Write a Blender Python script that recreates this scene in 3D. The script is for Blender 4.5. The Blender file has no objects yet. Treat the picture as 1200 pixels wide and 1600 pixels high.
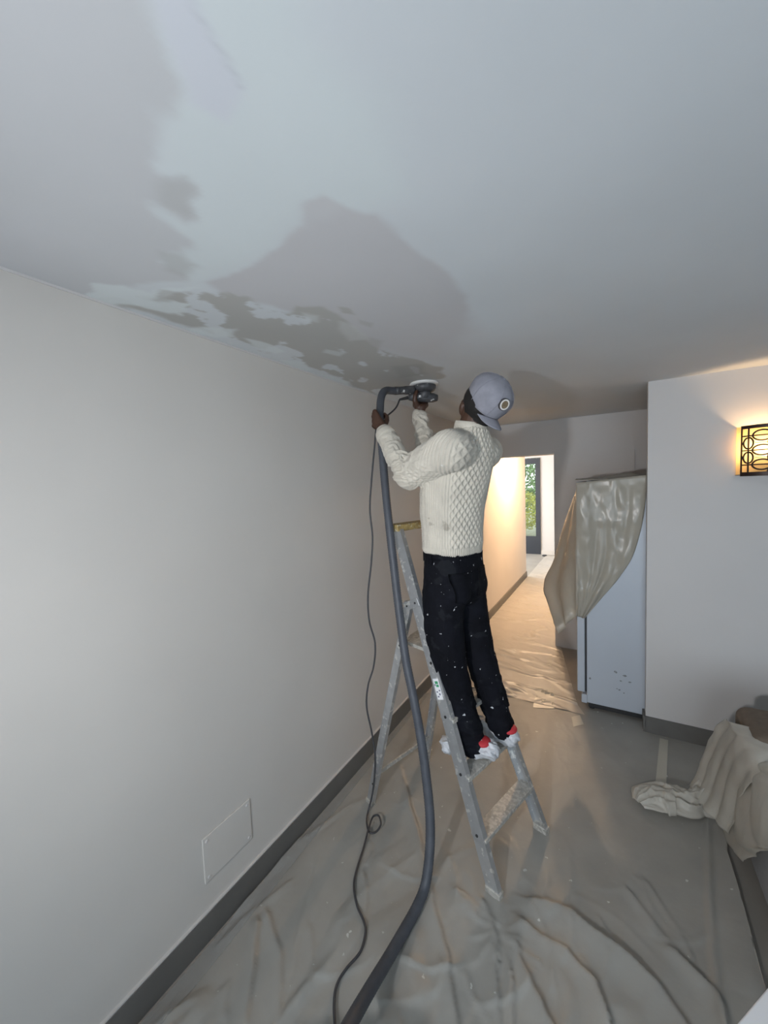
import bpy, bmesh, math, random
import numpy as np
from mathutils import Vector, Matrix

# ------------------------------------------------------------------ camera
S = bpy.context.scene
COL = S.collection
FPX = 604.0
CAM_H = 1.66
YAW, PITCH, ROLL = np.radians([30.83, -3.873, -2.185])


def cam_axes(yaw, pitch, roll):
    cy, sy = np.cos(yaw), np.sin(yaw)
    cp, sp = np.cos(pitch), np.sin(pitch)
    F = np.array([-sy * cp, cy * cp, sp])
    r = np.array([cy, sy, 0.0])
    u = np.cross(r, F)
    cr, sr = np.cos(roll), np.sin(roll)
    return np.array([r * cr + u * sr, -r * sr + u * cr, F])


CR = cam_axes(YAW, PITCH, ROLL)
CO = np.array([0, 0, CAM_H])
cd = bpy.data.cameras.new('camera')
cam = bpy.data.objects.new('camera', cd)
COL.objects.link(cam)
cd.sensor_fit = 'VERTICAL'
cd.sensor_height = 24.0
cd.lens = 24.0 * FPX / 1600.0
cd.clip_start = 0.02
m = Matrix.Identity(4)
for i in range(3):
    m[i][0] = CR[0][i]
    m[i][1] = CR[1][i]
    m[i][2] = -CR[2][i]
    m[i][3] = CO[i]
cam.matrix_world = m
S.camera = cam

# ------------------------------------------------------------------ world, light, exposure
w = bpy.data.worlds.new('daylight')
S.world = w
w.use_nodes = True
bg = w.node_tree.nodes['Background']
bg.inputs['Color'].default_value = (0.90, 0.96, 1.0, 1)
bg.inputs['Strength'].default_value = 3.2

vs = S.view_settings
vs.view_transform = 'Standard'
vs.look = 'None'
vs.gamma = 1.0
vs.use_curve_mapping = False
vs.exposure = -0.25
S.cycles.max_bounces = 10
S.cycles.diffuse_bounces = 6
S.cycles.use_denoising = True


def light(name, kind, loc, energy, color, size=0.1, size_y=None, target=None, spread=None):
    d = bpy.data.lights.new(name, kind)
    d.energy = energy
    d.color = color
    if kind == 'AREA':
        d.size = size
        if size_y:
            d.shape = 'RECTANGLE'
            d.size_y = size_y
        else:
            d.shape = 'DISK'
        if spread:
            d.spread = math.radians(spread)
    else:
        d.shadow_soft_size = size
    o = bpy.data.objects.new(name, d)
    COL.objects.link(o)
    o.location = loc
    if target is not None:
        o.rotation_euler = (Vector(target) - Vector(loc)).to_track_quat('-Z', 'Y').to_euler()
    return o


# daylight through the glazing behind the photographer
light('daylight_rear_window', 'AREA', (0.75, -1.45, 1.20), 33, (0.60, 0.80, 1.0), 1.9, 1.6, (0.60, 1, 1.30))
# white work lamp standing behind the photographer (sharp shadows of man and ladder)
light('work_lamp', 'AREA', (-0.58, -0.80, 1.53), 16.5, (0.98, 0.98, 1.0), 0.10, None, (-0.20, 3.0, 1.28), 122)
# warm lamp in the corridor beyond the low opening
light('corridor_lamp', 'POINT', (-0.87, 5.60, 2.06), 125, (1.0, 0.68, 0.41), 0.035)
# added daylight fill in the far room, standing in for an unseen side window
light('daylight_far_room_fill', 'AREA', (-3.3, 8.0, 1.3), 150, (0.92, 0.97, 1.0), 1.8, 1.8, (0, 8.2, 0.9))

# ------------------------------------------------------------------ helpers
H = 2.234
XW = -1.30        # left wall
YL = 2.917        # lamp wall
XL = 0.179        # its free end
YB = 4.09         # back wall
random.seed(4)


def ray(px):
    return CR.T @ np.array([(px[0] - 600) / FPX, -(px[1] - 800) / FPX, 1.0])


def onZ(px, v=0.0):
    d = ray(px)
    return CO + d * ((v - CAM_H) / d[2])


def onY(px, v):
    d = ray(px)
    return CO + d * (v / d[1])


def onX(px, v):
    d = ray(px)
    return CO + d * (v / d[0])


def onD(px, t):
    return CO + ray(px) * t


def setp(o, label=None, cat=None, group=None, kind=None):
    if label:
        o['label'] = label
    if cat:
        o['category'] = cat
    if group:
        o['group'] = group
    if kind:
        o['kind'] = kind
    return o


def empty(name, loc, label, cat, group=None):
    o = bpy.data.objects.new(name, None)
    o.empty_display_size = 0.1
    COL.objects.link(o)
    o.location = loc
    return setp(o, label, cat, group)


def root_loc(p):
    v = np.zeros(3)
    while p is not None:
        v = v + np.array(p.location)
        p = p.parent
    return v


def obj(name, V, F, mat, parent=None, smooth=False, label=None, cat=None, group=None, kind=None):
    V = np.asarray(V, float).reshape(-1, 3)
    if parent is not None:
        V = V - root_loc(parent)
    me = bpy.data.meshes.new(name)
    me.from_pydata(V.tolist(), [], [tuple(int(i) for i in f) for f in F])
    me.update()
    if smooth:
        me.polygons.foreach_set('use_smooth', [True] * len(me.polygons))
    if mat is not None:
        me.materials.append(mat)
    o = bpy.data.objects.new(name, me)
    COL.objects.link(o)
    if parent is not None:
        o.parent = parent
    return setp(o, label, cat, group, kind)


def join(*parts):
    V, F = [], []
    n = 0
    for v, f in parts:
        v = np.asarray(v, float).reshape(-1, 3)
        V.append(v)
        F += [tuple(i + n for i in q) for q in f]
        n += len(v)
    return np.concatenate(V), F


BOXF = [(0, 3, 2, 1), (4, 5, 6, 7), (0, 1, 5, 4), (1, 2, 6, 5), (2, 3, 7, 6), (3, 0, 4, 7)]


def box(x0, x1, y0, y1, z0, z1):
    return np.array([(x0, y0, z0), (x1, y0, z0), (x1, y1, z0), (x0, y1, z0),
                     (x0, y0, z1), (x1, y0, z1), (x1, y1, z1), (x0, y1, z1)], float), BOXF


def obox(c, ax, ay, az, hx, hy, hz):
    c, ax, ay, az = [np.asarray(q, float) for q in (c, ax, ay, az)]
    V = []
    for sz in (-1, 1):
        for sx, sy in ((-1, -1), (1, -1), (1, 1), (-1, 1)):
            V.append(c + ax * hx * sx + ay * hy * sy + az * hz * sz)
    return np.array(V), BOXF


def bevel(o, width=0.004, seg=2):
    md = o.modifiers.new('bevel', 'BEVEL')
    md.width = width
    md.segments = seg
    md.limit_method = 'ANGLE'
    md.harden_normals = True
    for p in o.data.polygons:
        p.use_smooth = True
    return o


def frame_of(t):
    t = t / np.linalg.norm(t)
    a = np.array([0, 0, 1.0]) if abs(t[2]) < 0.9 else np.array([1.0, 0, 0])
    u = np.cross(a, t)
    u /= np.linalg.norm(u)
    return u, np.cross(t, u)


def catmull(P, n=8):
    P = [np.asarray(p, float) for p in P]
    Q = [2 * P[0] - P[1]] + P + [2 * P[-1] - P[-2]]
    out = []
    for i in range(1, len(Q) - 2):
        a, b, c, d = Q[i - 1:i + 3]
        for k in range(n):
            t = k / n
            out.append(0.5 * (2 * b + (c - a) * t + (2 * a - 5 * b + 4 * c - d) * t * t + (3 * b - a - 3 * c + d) * t ** 3))
    out.append(P[-1])
    return np.array(out)


def tube(P, r, n=10, rib=0.0, ribn=2):
    P = np.asarray(P, float)
    L = len(P)
    r = np.broadcast_to(np.asarray(r, float), (L,))
    T = np.gradient(P, axis=0)
    u, v = frame_of(T[0])
    V = []
    for i in range(L):
        t = T[i] / np.linalg.norm(T[i])
        u = u - t * (u @ t)
        u /= np.linalg.norm(u)
        v = np.cross(t, u)
        rr = r[i] + (rib if (i % ribn) else 0)
        for k in range(n):
            a = 2 * math.pi * k / n
            V.append(P[i] + rr * (u * math.cos(a) + v * math.sin(a)))
    F = []
    for i in range(L - 1):
        for k in range(n):
            k2 = (k + 1) % n
            F.append((i * n + k, i * n + k2, (i + 1) * n + k2, (i + 1) * n + k))
    F.append(tuple(reversed(range(n))))
    F.append(tuple(range((L - 1) * n, L * n)))
    return np.array(V), F


def cyl(p0, p1, r, n=14, r1=None):
    return tube([p0, p1], [r, r if r1 is None else r1], n)


def lathe(o, ax, prof, n=32, sx=None, a0=None, squash=(1, 1)):
    """profile [(h, r)] about axis ax from point o"""
    ax = np.asarray(ax, float)
    ax = ax / np.linalg.norm(ax)
    if sx is None:
        u, v = frame_of(ax)
    else:
        u = np.asarray(sx, float)
        u = u - ax * (u @ ax)
        u /= np.linalg.norm(u)
        v = np.cross(ax, u)
    V = []
    for h, r in prof:
        for k in range(n):
            a = 2 * math.pi * k / n
            V.append(np.asarray(o) + ax * h + r * (u * math.cos(a) * squash[0] + v * math.sin(a) * squash[1]))
    F = []
    for i in range(len(prof) - 1):
        for k in range(n):
            k2 = (k + 1) % n
            F.append((i * n + k, i * n + k2, (i + 1) * n + k2, (i + 1) * n + k))
    F.append(tuple(reversed(range(n))))
    F.append(tuple(range((len(prof) - 1) * n, len(prof) * n)))
    return np.array(V), F


# value noise, vectorised
def _hash(ix, iy, s):
    h = (ix * 374761393 + iy * 668265263 + s * 982451653) & 0xffffffff
    h = ((h ^ (h >> 13)) * 1274126177) & 0xffffffff
    return ((h ^ (h >> 16)) & 0xffff) / 65535.0


def vnoise(x, y, s=0):
    x = np.asarray(x, float)
    y = np.asarray(y, float)
    ix = np.floor(x).astype(np.int64)
    iy = np.floor(y).astype(np.int64)
    fx = x - ix
    fy = y - iy
    fx = fx * fx * (3 - 2 * fx)
    fy = fy * fy * (3 - 2 * fy)
    a = _hash(ix, iy, s)
    b = _hash(ix + 1, iy, s)
    c = _hash(ix, iy + 1, s)
    d = _hash(ix + 1, iy + 1, s)
    return (a * (1 - fx) + b * fx) * (1 - fy) + (c * (1 - fx) + d * fx) * fy


def fbm(x, y, s=0, o=4):
    t = 0
    a = 0.5
    for i in range(o):
        t = t + a * (vnoise(x, y, s + i * 17) - 0.5)
        x = x * 2.03 + 3.1
        y = y * 2.03 + 1.7
        a *= 0.5
    return t


def poly_sdf(px, py, poly):
    poly = np.asarray(poly, float)
    d = np.full(px.shape, 1e9)
    ins = np.zeros(px.shape, bool)
    n = len(poly)
    for i in range(n):
        a = poly[i]
        b = poly[(i + 1) % n]
        ex, ey = b - a
        wx = px - a[0]
        wy = py - a[1]
        t = np.clip((wx * ex + wy * ey) / (ex * ex + ey * ey + 1e-12), 0, 1)
        d = np.minimum(d, np.hypot(wx - t * ex, wy - t * ey))
        cnd = ((a[1] <= py) & (b[1] > py)) | ((b[1] <= py) & (a[1] > py))
        xc = a[0] + (py - a[1]) / (ey if abs(ey) > 1e-12 else 1e-12) * ex
        ins ^= cnd & (px < xc)
    return np.where(ins, -d, d)


def line_dist(px, py, pts):
    d = np.full(px.shape, 1e9)
    side = np.zeros(px.shape)
    for a, b in zip(pts[:-1], pts[1:]):
        ex, ey = b[0] - a[0], b[1] - a[1]
        wx = px - a[0]
        wy = py - a[1]
        t = np.clip((wx * ex + wy * ey) / (ex * ex + ey * ey + 1e-12), 0, 1)
        q = np.hypot(wx - t * ex, wy - t * ey)
        sg = np.sign(ex * wy - ey * wx)
        m_ = q < d
        d = np.where(m_, q, d)
        side = np.where(m_, sg, side)
    return d, side


# ------------------------------------------------------------------ materials
def mat(name, col, rough=0.6, metal=0.0, spec=0.5, var=0.0, vscale=6.0, bump=0.0, bscale=60.0, specks=None,
        attr=None, transp=0.0, transl=0.0, emit=None, sheen=0.0):
    """specks: (colour, scale, threshold, roughness of edges)"""
    M = bpy.data.materials.new(name)
    M.use_nodes = True
    nt = M.node_tree
    N = nt.nodes
    Lk = nt.links
    b = N['Principled BSDF']
    out = N['Material Output']
    b.inputs['Roughness'].default_value = rough
    b.inputs['Metallic'].default_value = metal
    b.inputs['Specular IOR Level'].default_value = spec
    if sheen:
        b.inputs['Sheen Weight'].default_value = sheen
    tc = N.new('ShaderNodeTexCoord')
    csock = None
    if attr:
        at = N.new('ShaderNodeAttribute')
        at.attribute_name = attr
        csock = at.outputs['Color']
    if var:
        no = N.new('ShaderNodeTexNoise')
        no.inputs['Scale'].default_value = vscale
        no.inputs['Detail'].default_value = 5
        Lk.new(tc.outputs['Object'], no.inputs['Vector'])
        mx = N.new('ShaderNodeMix')
        mx.data_type = 'RGBA'
        mx.blend_type = 'MULTIPLY'
        mx.inputs['Factor'].default_value = 1.0
        rp = N.new('ShaderNodeMapRange')
        rp.inputs['From Min'].default_value = 0.3
        rp.inputs['From Max'].default_value = 0.7
        rp.inputs['To Min'].default_value = 1 - var
        rp.inputs['To Max'].default_value = 1 + var
        Lk.new(no.outputs['Fac'], rp.inputs['Value'])
        cmb = N.new('ShaderNodeCombineColor')
        for k in range(3):
            Lk.new(rp.outputs['Result'], cmb.inputs[k])
        if csock is not None:
            Lk.new(csock, mx.inputs['A'])
        else:
            mx.inputs['A'].default_value = (*col, 1)
        Lk.new(cmb.outputs['Color'], mx.inputs['B'])
        csock = mx.outputs['Result']
    if specks:
        for (sc, scale, th) in (specks if isinstance(specks, list) else [specks]):
            no = N.new('ShaderNodeTexNoise')
            no.inputs['Scale'].default_value = scale
            no.inputs['Detail'].default_value = 3
            Lk.new(tc.outputs['Object'], no.inputs['Vector'])
            rp = N.new('ShaderNodeMapRange')
            rp.inputs['From Min'].default_value = th
            rp.inputs['From Max'].default_value = th + 0.03
            Lk.new(no.outputs['Fac'], rp.inputs['Value'])
            mx = N.new('ShaderNodeMix')
            mx.data_type = 'RGBA'
            Lk.new(rp.outputs['Result'], mx.inputs['Factor'])
            if csock is not None:
                Lk.new(csock, mx.inputs['A'])
            else:
                mx.inputs['A'].default_value = (*col, 1)
            mx.inputs['B'].default_value = (*sc, 1)
            csock = mx.outputs['Result']
    if csock is not None:
        Lk.new(csock, b.inputs['Base Color'])
    else:
        b.inputs['Base Color'].default_value = (*col, 1)
    if bump:
        no = N.new('ShaderNodeTexNoise')
        no.inputs['Scale'].default_value = bscale
        no.inputs['Detail'].default_value = 4
        Lk.new(tc.outputs['Object'], no.inputs['Vector'])
        bp = N.new('ShaderNodeBump')
        bp.inputs['Strength'].default_value = bump
        bp.inputs['Distance'].default_value = 0.01
        Lk.new(no.outputs['Fac'], bp.inputs['Height'])
        Lk.new(bp.outputs['Normal'], b.inputs['Normal'])
    if emit:
        b.inputs['Emission Color'].default_value = (*emit[0], 1)
        b.inputs['Emission Strength'].default_value = emit[1]
    last = b.outputs['BSDF']
    if transl:
        tr = N.new('ShaderNodeBsdfTranslucent')
        if csock is not None:
            Lk.new(csock, tr.inputs['Color'])
        else:
            tr.inputs['Color'].default_value = (*col, 1)
        ms = N.new('ShaderNodeMixShader')
        ms.inputs['Fac'].default_value = transl
        Lk.new(last, ms.inputs[1])
        Lk.new(tr.outputs['BSDF'], ms.inputs[2])
        last = ms.outputs['Shader']
    if transp:
        tp = N.new('ShaderNodeBsdfTransparent')
        ms = N.new('ShaderNodeMixShader')
        ms.inputs['Fac'].default_value = transp
        Lk.new(last, ms.inputs[1])
        Lk.new(tp.outputs['BSDF'], ms.inputs[2])
        last = ms.outputs['Shader']
    Lk.new(last, out.inputs['Surface'])
    return M


M_wall = mat('wall_paint', (0.62, 0.59, 0.55), 0.8, spec=0.2, var=0.035, vscale=1.6, bump=0.015, bscale=180)
M_wallw = mat('white_wall_paint', (0.60, 0.58, 0.565), 0.7, spec=0.25, var=0.02, vscale=2.0, bump=0.015, bscale=180)
M_ceil = mat('ceiling_plaster', (0.7, 0.7, 0.7), 0.75, spec=0.2, var=0.03, vscale=2.2, attr='patch', bump=0.012, bscale=120)
M_base = mat('baseboard_grey', (0.14, 0.135, 0.125), 0.55, var=0.08, vscale=8)
M_floor = mat('floor_tile', (0.30, 0.28, 0.25), 0.5, var=0.1, vscale=4)
M_sheet = mat('dust_sheet_plastic', (0.365, 0.355, 0.325), 0.44, spec=0.32, var=0.08, vscale=5, bump=0.10, bscale=40,
              specks=[((0.62, 0.62, 0.59), 26, 0.715)], transp=0.14)
M_sheet2 = mat('corridor_sheet_plastic', (0.50, 0.47, 0.42), 0.36, spec=0.5, var=0.05, vscale=6, bump=0.1, bscale=18, transp=0.12)
M_drape = mat('drape_plastic', (0.55, 0.51, 0.43), 0.27, spec=0.5, var=0.04, vscale=8, bump=0.15, bscale=14, transp=0.12, transl=0.3)
M_film = mat('clear_film', (0.72, 0.69, 0.62), 0.35, spec=0.5, var=0.05, vscale=8, bump=0.15, bscale=20, transp=0.25, transl=0.3)
M_tape2 = mat('clear_tape', (0.42, 0.42, 0.40), 0.25, transp=0.55)
M_tape = mat('packing_tape', (0.62, 0.59, 0.50), 0.3, transp=0.25)
M_alu = mat('aluminium', (0.56, 0.57, 0.58), 0.42, metal=0.75, var=0.1, vscale=20,
            specks=[((0.80, 0.80, 0.78), 34, 0.60)])
M_alud = mat('aluminium_dirty', (0.44, 0.42, 0.38), 0.6, metal=0.3, var=0.2, vscale=30,
             specks=[((0.56, 0.54, 0.49), 70, 0.52)])
M_ytop = mat('yellowed_plastic', (0.36, 0.26, 0.10), 0.6, var=0.35, vscale=40, specks=((0.55, 0.48, 0.33), 60, 0.60))
M_dark = mat('dark_rubber', (0.03, 0.03, 0.032), 0.55)
M_hole = mat('rivet_dark', (0.05, 0.05, 0.05), 0.5, metal=0.4)
M_hose = mat('hose_grey', (0.068, 0.073, 0.086), 0.5, var=0.12, vscale=30, spec=0.4)
M_cable = mat('cable_dark', (0.045, 0.045, 0.05), 0.5, specks=((0.5, 0.5, 0.48), 26, 0.73))
M_skin = mat('skin_brown', (0.062, 0.028, 0.016), 0.5, var=0.12, vscale=25)
M_hair = mat('short_hair', (0.008, 0.006, 0.005), 0.8)
M_knit = mat('cream_wool', (0.58, 0.535, 0.455), 0.9, spec=0.15, var=0.08, vscale=14, bump=0.35, bscale=260, sheen=0.2,
             specks=[((0.40, 0.36, 0.30), 13, 0.655), ((0.70, 0.70, 0.68), 34, 0.72), ((0.16, 0.14, 0.12), 60, 0.765)])
M_jean = mat('black_denim', (0.0045, 0.005, 0.008), 0.85, spec=0.15, var=0.4, vscale=9, bump=0.15, bscale=120,
             specks=[((0.010, 0.011, 0.014), 11, 0.60), ((0.55, 0.56, 0.58), 42, 0.70)])
M_cap = mat('grey_cap_cloth', (0.25, 0.25, 0.285), 0.85, var=0.12, vscale=25, bump=0.15, bscale=300,
            specks=((0.8, 0.8, 0.8), 60, 0.76))
M_badge_w = mat('badge_white', (0.75, 0.72, 0.68), 0.6)
M_badge_d = mat('badge_dark', (0.05, 0.045, 0.05), 0.6)
M_badge_b = mat('badge_bronze', (0.20, 0.15, 0.09), 0.5, var=0.5, vscale=150)
M_shoe = mat('white_shoe_cover', (0.55, 0.56, 0.58), 0.45, var=0.1, vscale=30, bump=0.5, bscale=40)
M_red = mat('red_cloth', (0.50, 0.03, 0.04), 0.7)
M_sand = mat('sander_body', (0.055, 0.056, 0.060), 0.45, specks=((0.55, 0.55, 0.53), 45, 0.66), var=0.3, vscale=50)
M_pad = mat('sanding_pad', (0.72, 0.71, 0.69), 0.6)
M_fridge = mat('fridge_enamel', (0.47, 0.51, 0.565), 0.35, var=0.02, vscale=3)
M_dirt = mat('dirt_smudge', (0.24, 0.25, 0.26), 0.8, var=0.4, vscale=90)
M_iron = mat('dark_bronze', (0.028, 0.014, 0.010), 0.45, metal=0.4)
M_amber = mat('amber_shade', (0.92, 0.74, 0.40), 0.5, transl=0.6, transp=0.22)
M_bulb = mat('bulb', (1, 0.95, 0.85), 0.4, emit=((1.0, 0.82, 0.55), 40))
M_dframe = mat('anthracite_frame', (0.028, 0.034, 0.045), 0.45)
M_sofa = mat('brown_upholstery', (0.15, 0.115, 0.085), 0.85, var=0.1, vscale=40)
M_sofag = mat('grey_upholstery', (0.26, 0.26, 0.265), 0.85, var=0.05, vscale=30)
M_white = mat('white_laminate', (0.78, 0.78, 0.79), 0.4)
M_green = mat('sticker_green', (0.05, 0.30, 0.14), 0.5)
M_ink = mat('sticker_ink', (0.15, 0.15, 0.22), 0.5)
M_leaf = mat('leaf_green', (0.20, 0.34, 0.13), 0.6, var=0.3, vscale=3, transl=0.3)
M_leafy = mat('leaf_yellow_green', (0.42, 0.45, 0.08), 0.6, var=0.3, vscale=4, transl=0.3)
M_bark = mat('bark', (0.12, 0.09, 0.06), 0.9)
M_ground = mat('garden_ground', (0.25, 0.27, 0.18), 0.9, var=0.2)


def glass_mat():
    M = bpy.data.materials.new('clear_glass')
    M.use_nodes = True
    nt = M.node_tree
    N = nt.nodes
    g = N.new('ShaderNodeBsdfGlossy')
    g.inputs['Roughness'].default_value = 0.02
    t = N.new('ShaderNodeBsdfTransparent')
    fr = N.new('ShaderNodeFresnel')
    fr.inputs['IOR'].default_value = 1.45
    ms = N.new('ShaderNodeMixShader')
    nt.links.new(fr.outputs[0], ms.inputs['Fac'])
    nt.links.new(t.outputs[0], ms.inputs[1])
    nt.links.new(g.outputs[0], ms.inputs[2])
    nt.links.new(ms.outputs[0], N['Material Output'].inputs['Surface'])
    return M


M_glass = glass_mat()

# ------------------------------------------------------------------ structure
XR, YR, YF = 2.7, -1.55, 9.13


def struct(name, parts, m_, parent=None):
    V, F = join(*parts)
    return obj(name, V, F, m_, parent, kind='structure')


struct('floor', [box(-4.0, 3.0, -2.9, 9.3, -0.12, 0.0)], M_floor)
struct('wall_left', [box(XW - 0.12, XW, -2.7, 6.9, 0, 2.4)], M_wall)
# lamp wall with its free end
struct('wall_right', [box(XL, XR, YL, YL + 0.085, 0, H + 0.05)], M_wallw)
# back wall: beam over the opening, partition beside it, recess further right
struct('wall_back', [box(XW, 1.1, YB, YB + 0.14, 1.905, H + 0.05), box(-0.50, 1.1, YB, YB + 0.14, 0, 1.905)], M_wallw)
struct('trim_2', [box(-0.50, 0.155, YB - 0.022, YB, 0, 1.893)], M_wallw)
struct('wall_niche', [box(1.0, 1.1, YL + 0.085, YB + 0.1, 0, H)], M_wallw)
struct('wall_side', [box(XR, XR + 0.1, YR, YL + 0.1, 0, 2.4)], M_wallw)
# rear wall with a window opening
struct('wall_rear', [box(-1.4, 2.8, YR - 0.1, YR, 0, 0.35), box(-1.4, 2.8, YR - 0.1, YR, 2.05, 2.4),
                     box(-1.4, -0.25, YR - 0.1, YR, 0.35, 2.05), box(1.75, 2.8, YR - 0.1, YR, 0.35, 2.05)], M_wallw)
wn = obj('window_1', *join(box(-0.25, 1.75, YR - 0.08, YR - 0.02, 0.35, 0.41), box(-0.25, 1.75, YR - 0.08, YR - 0.02, 1.99, 2.05),
                           box(-0.25, -0.19, YR - 0.08, YR - 0.02, 0.41, 1.99), box(1.69, 1.75, YR - 0.08, YR - 0.02, 0.41, 1.99),
                           box(0.72, 0.78, YR - 0.08, YR - 0.02, 0.41, 1.99)), M_dframe, kind='structure')
for k, (a, b) in enumerate(((-0.19, 0.72), (0.78, 1.69))):
    obj('pane', *box(a, b, YR - 0.055, YR - 0.049, 0.41, 1.99), M_glass, wn)
# corridor right wall, far room
struct('wall_corridor', [box(-0.36, -0.26, YB + 0.14, 6.9, 0, 2.4)], M_wallw)
struct('wall_far', [box(-1.40, 0.6, YF, YF + 0.15, 0, 2.4), box(-4.0, -2.32, YF, YF + 0.15, 0, 2.4), box(-2.32, -1.40, YF, YF + 0.15, 2.15, 2.4)], M_wallw)
struct('wall_far_side', [box(0.5, 0.6, 6.8, YF, 0, 2.4), box(-0.36, 0.6, 6.8, 6.9, 0, 2.4), box(-4.0, XW - 0.12, 6.8, 6.9, 0, 2.4),
                         box(-4.1, -4.0, 6.8, YF + 0.1, 0, 2.4)], M_wallw)
struct('ceiling_corridor', [box(-4.1, 1.1, YB, YF + 0.15, H, H + 0.1)], M_wallw)

# baseboards
bb = struct('baseboard_left', [box(XW, XW + 0.014, -2.6, YB, 0, 0.106), box(XW, XW + 0.014, YB, 6.9, 0, 0.095)], M_base)
obj('trim_1', *box(XW, XW + 0.010, -2.6, YB, 0.106, 0.111), M_wallw, kind='structure')
obj('trim_3', *box(XW, XW + 0.004, YR, YB, H - 0.007, H), M_wallw, kind='structure')
struct('baseboard_right', [box(XL - 0.002, XR, YL - 0.014, YL, 0, 0.106), box(XL - 0.014, XL, YL - 0.014, YL + 0.085, 0, 0.106)], M_base)
struct('baseboard_far', [box(-1.40, 0.5, YF - 0.014, YF, 0, 0.09)], M_wall)

# ceiling with repair patches
xs = np.concatenate([np.arange(XW, 0.75, 0.0085), np.linspace(0.75, XR, 30)])
ys = np.concatenate([np.linspace(YR, 0.10, 20)[:-1], np.arange(0.10, 2.45, 0.0085), np.linspace(2.46, YB, 25)])
gx, gy = np.meshgrid(xs, ys)
nx, ny = len(xs), len(ys)
GX, GY = gx.ravel(), gy.ravel()


def cpoly(pts):
    return np.array([onZ(p, H)[:2] for p in pts])


base_col = np.array([0.605, 0.640, 0.665])
colr = np.tile(base_col, (len(GX), 1))
wob = 0.085
wx = GX + wob * fbm(GX * 11, GY * 7, 1, 6)
wy = GY + wob * fbm(GX * 11, GY * 7, 91, 6)


def patch(pts, c_, soft=0.012, op=1.0, warp=1.0, holes=None):
    global colr
    d = poly_sdf(GX + (wx - GX) * warp, GY + (wy - GY) * warp, cpoly(pts))
    soft = np.broadcast_to(soft, d.shape)
    a = np.clip(0.5 - d / (2 * soft), 0, 1)
    if holes is not None:
        hn = fbm(GX * 13 + GY * 4, GY * 7 - GX * 3, 411, 5)
        a = a * np.clip((hn + holes) / 0.035, 0.12, 1)
    a = (a * a * (3 - 2 * a) * op)[:, None]
    colr = colr * (1 - a) + np.array(c_) * a


GREY = (0.535, 0.545, 0.56)
LILAC = (0.535, 0.535, 0.55)
DARK = (0.435, 0.435, 0.42)
MINT = (0.62, 0.675, 0.685)
WHITE = (0.66, 0.71, 0.72)
# broad mint skim coat
patch([(235, -60), (470, -60), (470, 60), (600, 130), (640, 300), (560, 330), (470, 350), (430, 385), (300, 440), (240, 440), (250, 300), (240, 180)], MINT, 0.05, 0.75)
# old grey paint on the left
patch([(-300, -260), (200, -260), (228, 0), (262, 70), (290, 130), (288, 174), (242, 180), (234, 262), (282, 268), (304, 284), (318, 340), (288, 352),
       (238, 312), (252, 345), (288, 378), (284, 398), (240, 414), (268, 424), (285, 436), (190, 452), (135, 466), (0, 430), (-300, 350)], GREY, 0.016, 0.9)
patch([(-100, 330), (60, 330), (120, 380), (60, 430), (-100, 400)], (0.56, 0.57, 0.59), 0.06, 0.8)
# lilac strip; dark line paints in the edge shading of the taped joint
patch([(232, -20), (292, -20), (352, 92), (377, 137), (360, 190), (300, 160), (292, 130), (264, 70)], (0.60, 0.62, 0.675), 0.012, 0.8, 0.2)
patch([(292, 0), (296, 0), (356, 92), (380, 137), (374, 138), (350, 95)], (0.49, 0.51, 0.55), 0.006, 0.6, 0.1)
# the smooth lilac hill
patch([(436, 380), (470, 352), (478, 318), (500, 304), (530, 316), (556, 325), (592, 330), (622, 372), (655, 398), (690, 420), (725, 460), (735, 520), (690, 560), (640, 560),
       (560, 540), (500, 505), (430, 480), (350, 458), (318, 440), (395, 408)], LILAC, np.interp(GY, [1.0, 1.3, 1.75], [0.012, 0.018, 0.20]), 0.95, 0.5)
patch([(466, 330), (500, 304), (534, 318), (520, 350), (470, 360)], (0.565, 0.575, 0.59), 0.02, 0.6)
# darker old layer near the wall
patch([(150, 466), (215, 462), (262, 462), (310, 452), (352, 455), (398, 468), (424, 486), (458, 494), (470, 478), (502, 477), (528, 492), (548, 512), (556, 526), (590, 542),
       (640, 560), (690, 575), (690, 590), (584, 618), (500, 577), (420, 549), (330, 520), (250, 496), (190, 480)], DARK, 0.012, 1.0, 1.0, 0.16)
patch([(238, 270), (292, 270), (306, 300), (318, 338), (284, 340), (250, 322)], (0.47, 0.48, 0.48), 0.02, 0.7)
patch([(252, 400), (286, 402), (306, 418), (280, 432), (246, 424)], (0.47, 0.48, 0.48), 0.015, 0.7)
patch([(528, 478), (546, 480), (556, 492), (534, 490)], DARK, 0.006, 0.9, 0.5)
patch([(562, 500), (586, 504), (580, 512), (564, 508)], DARK, 0.010, 0.6, 0.5)
patch([(560, 524), (600, 532), (590, 546), (562, 538)], DARK, 0.015, 0.6, 0.5)
patch([(610, 572), (660, 570), (670, 584), (630, 590)], (0.36, 0.36, 0.35), 0.02, 0.6, 0.5)
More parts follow.
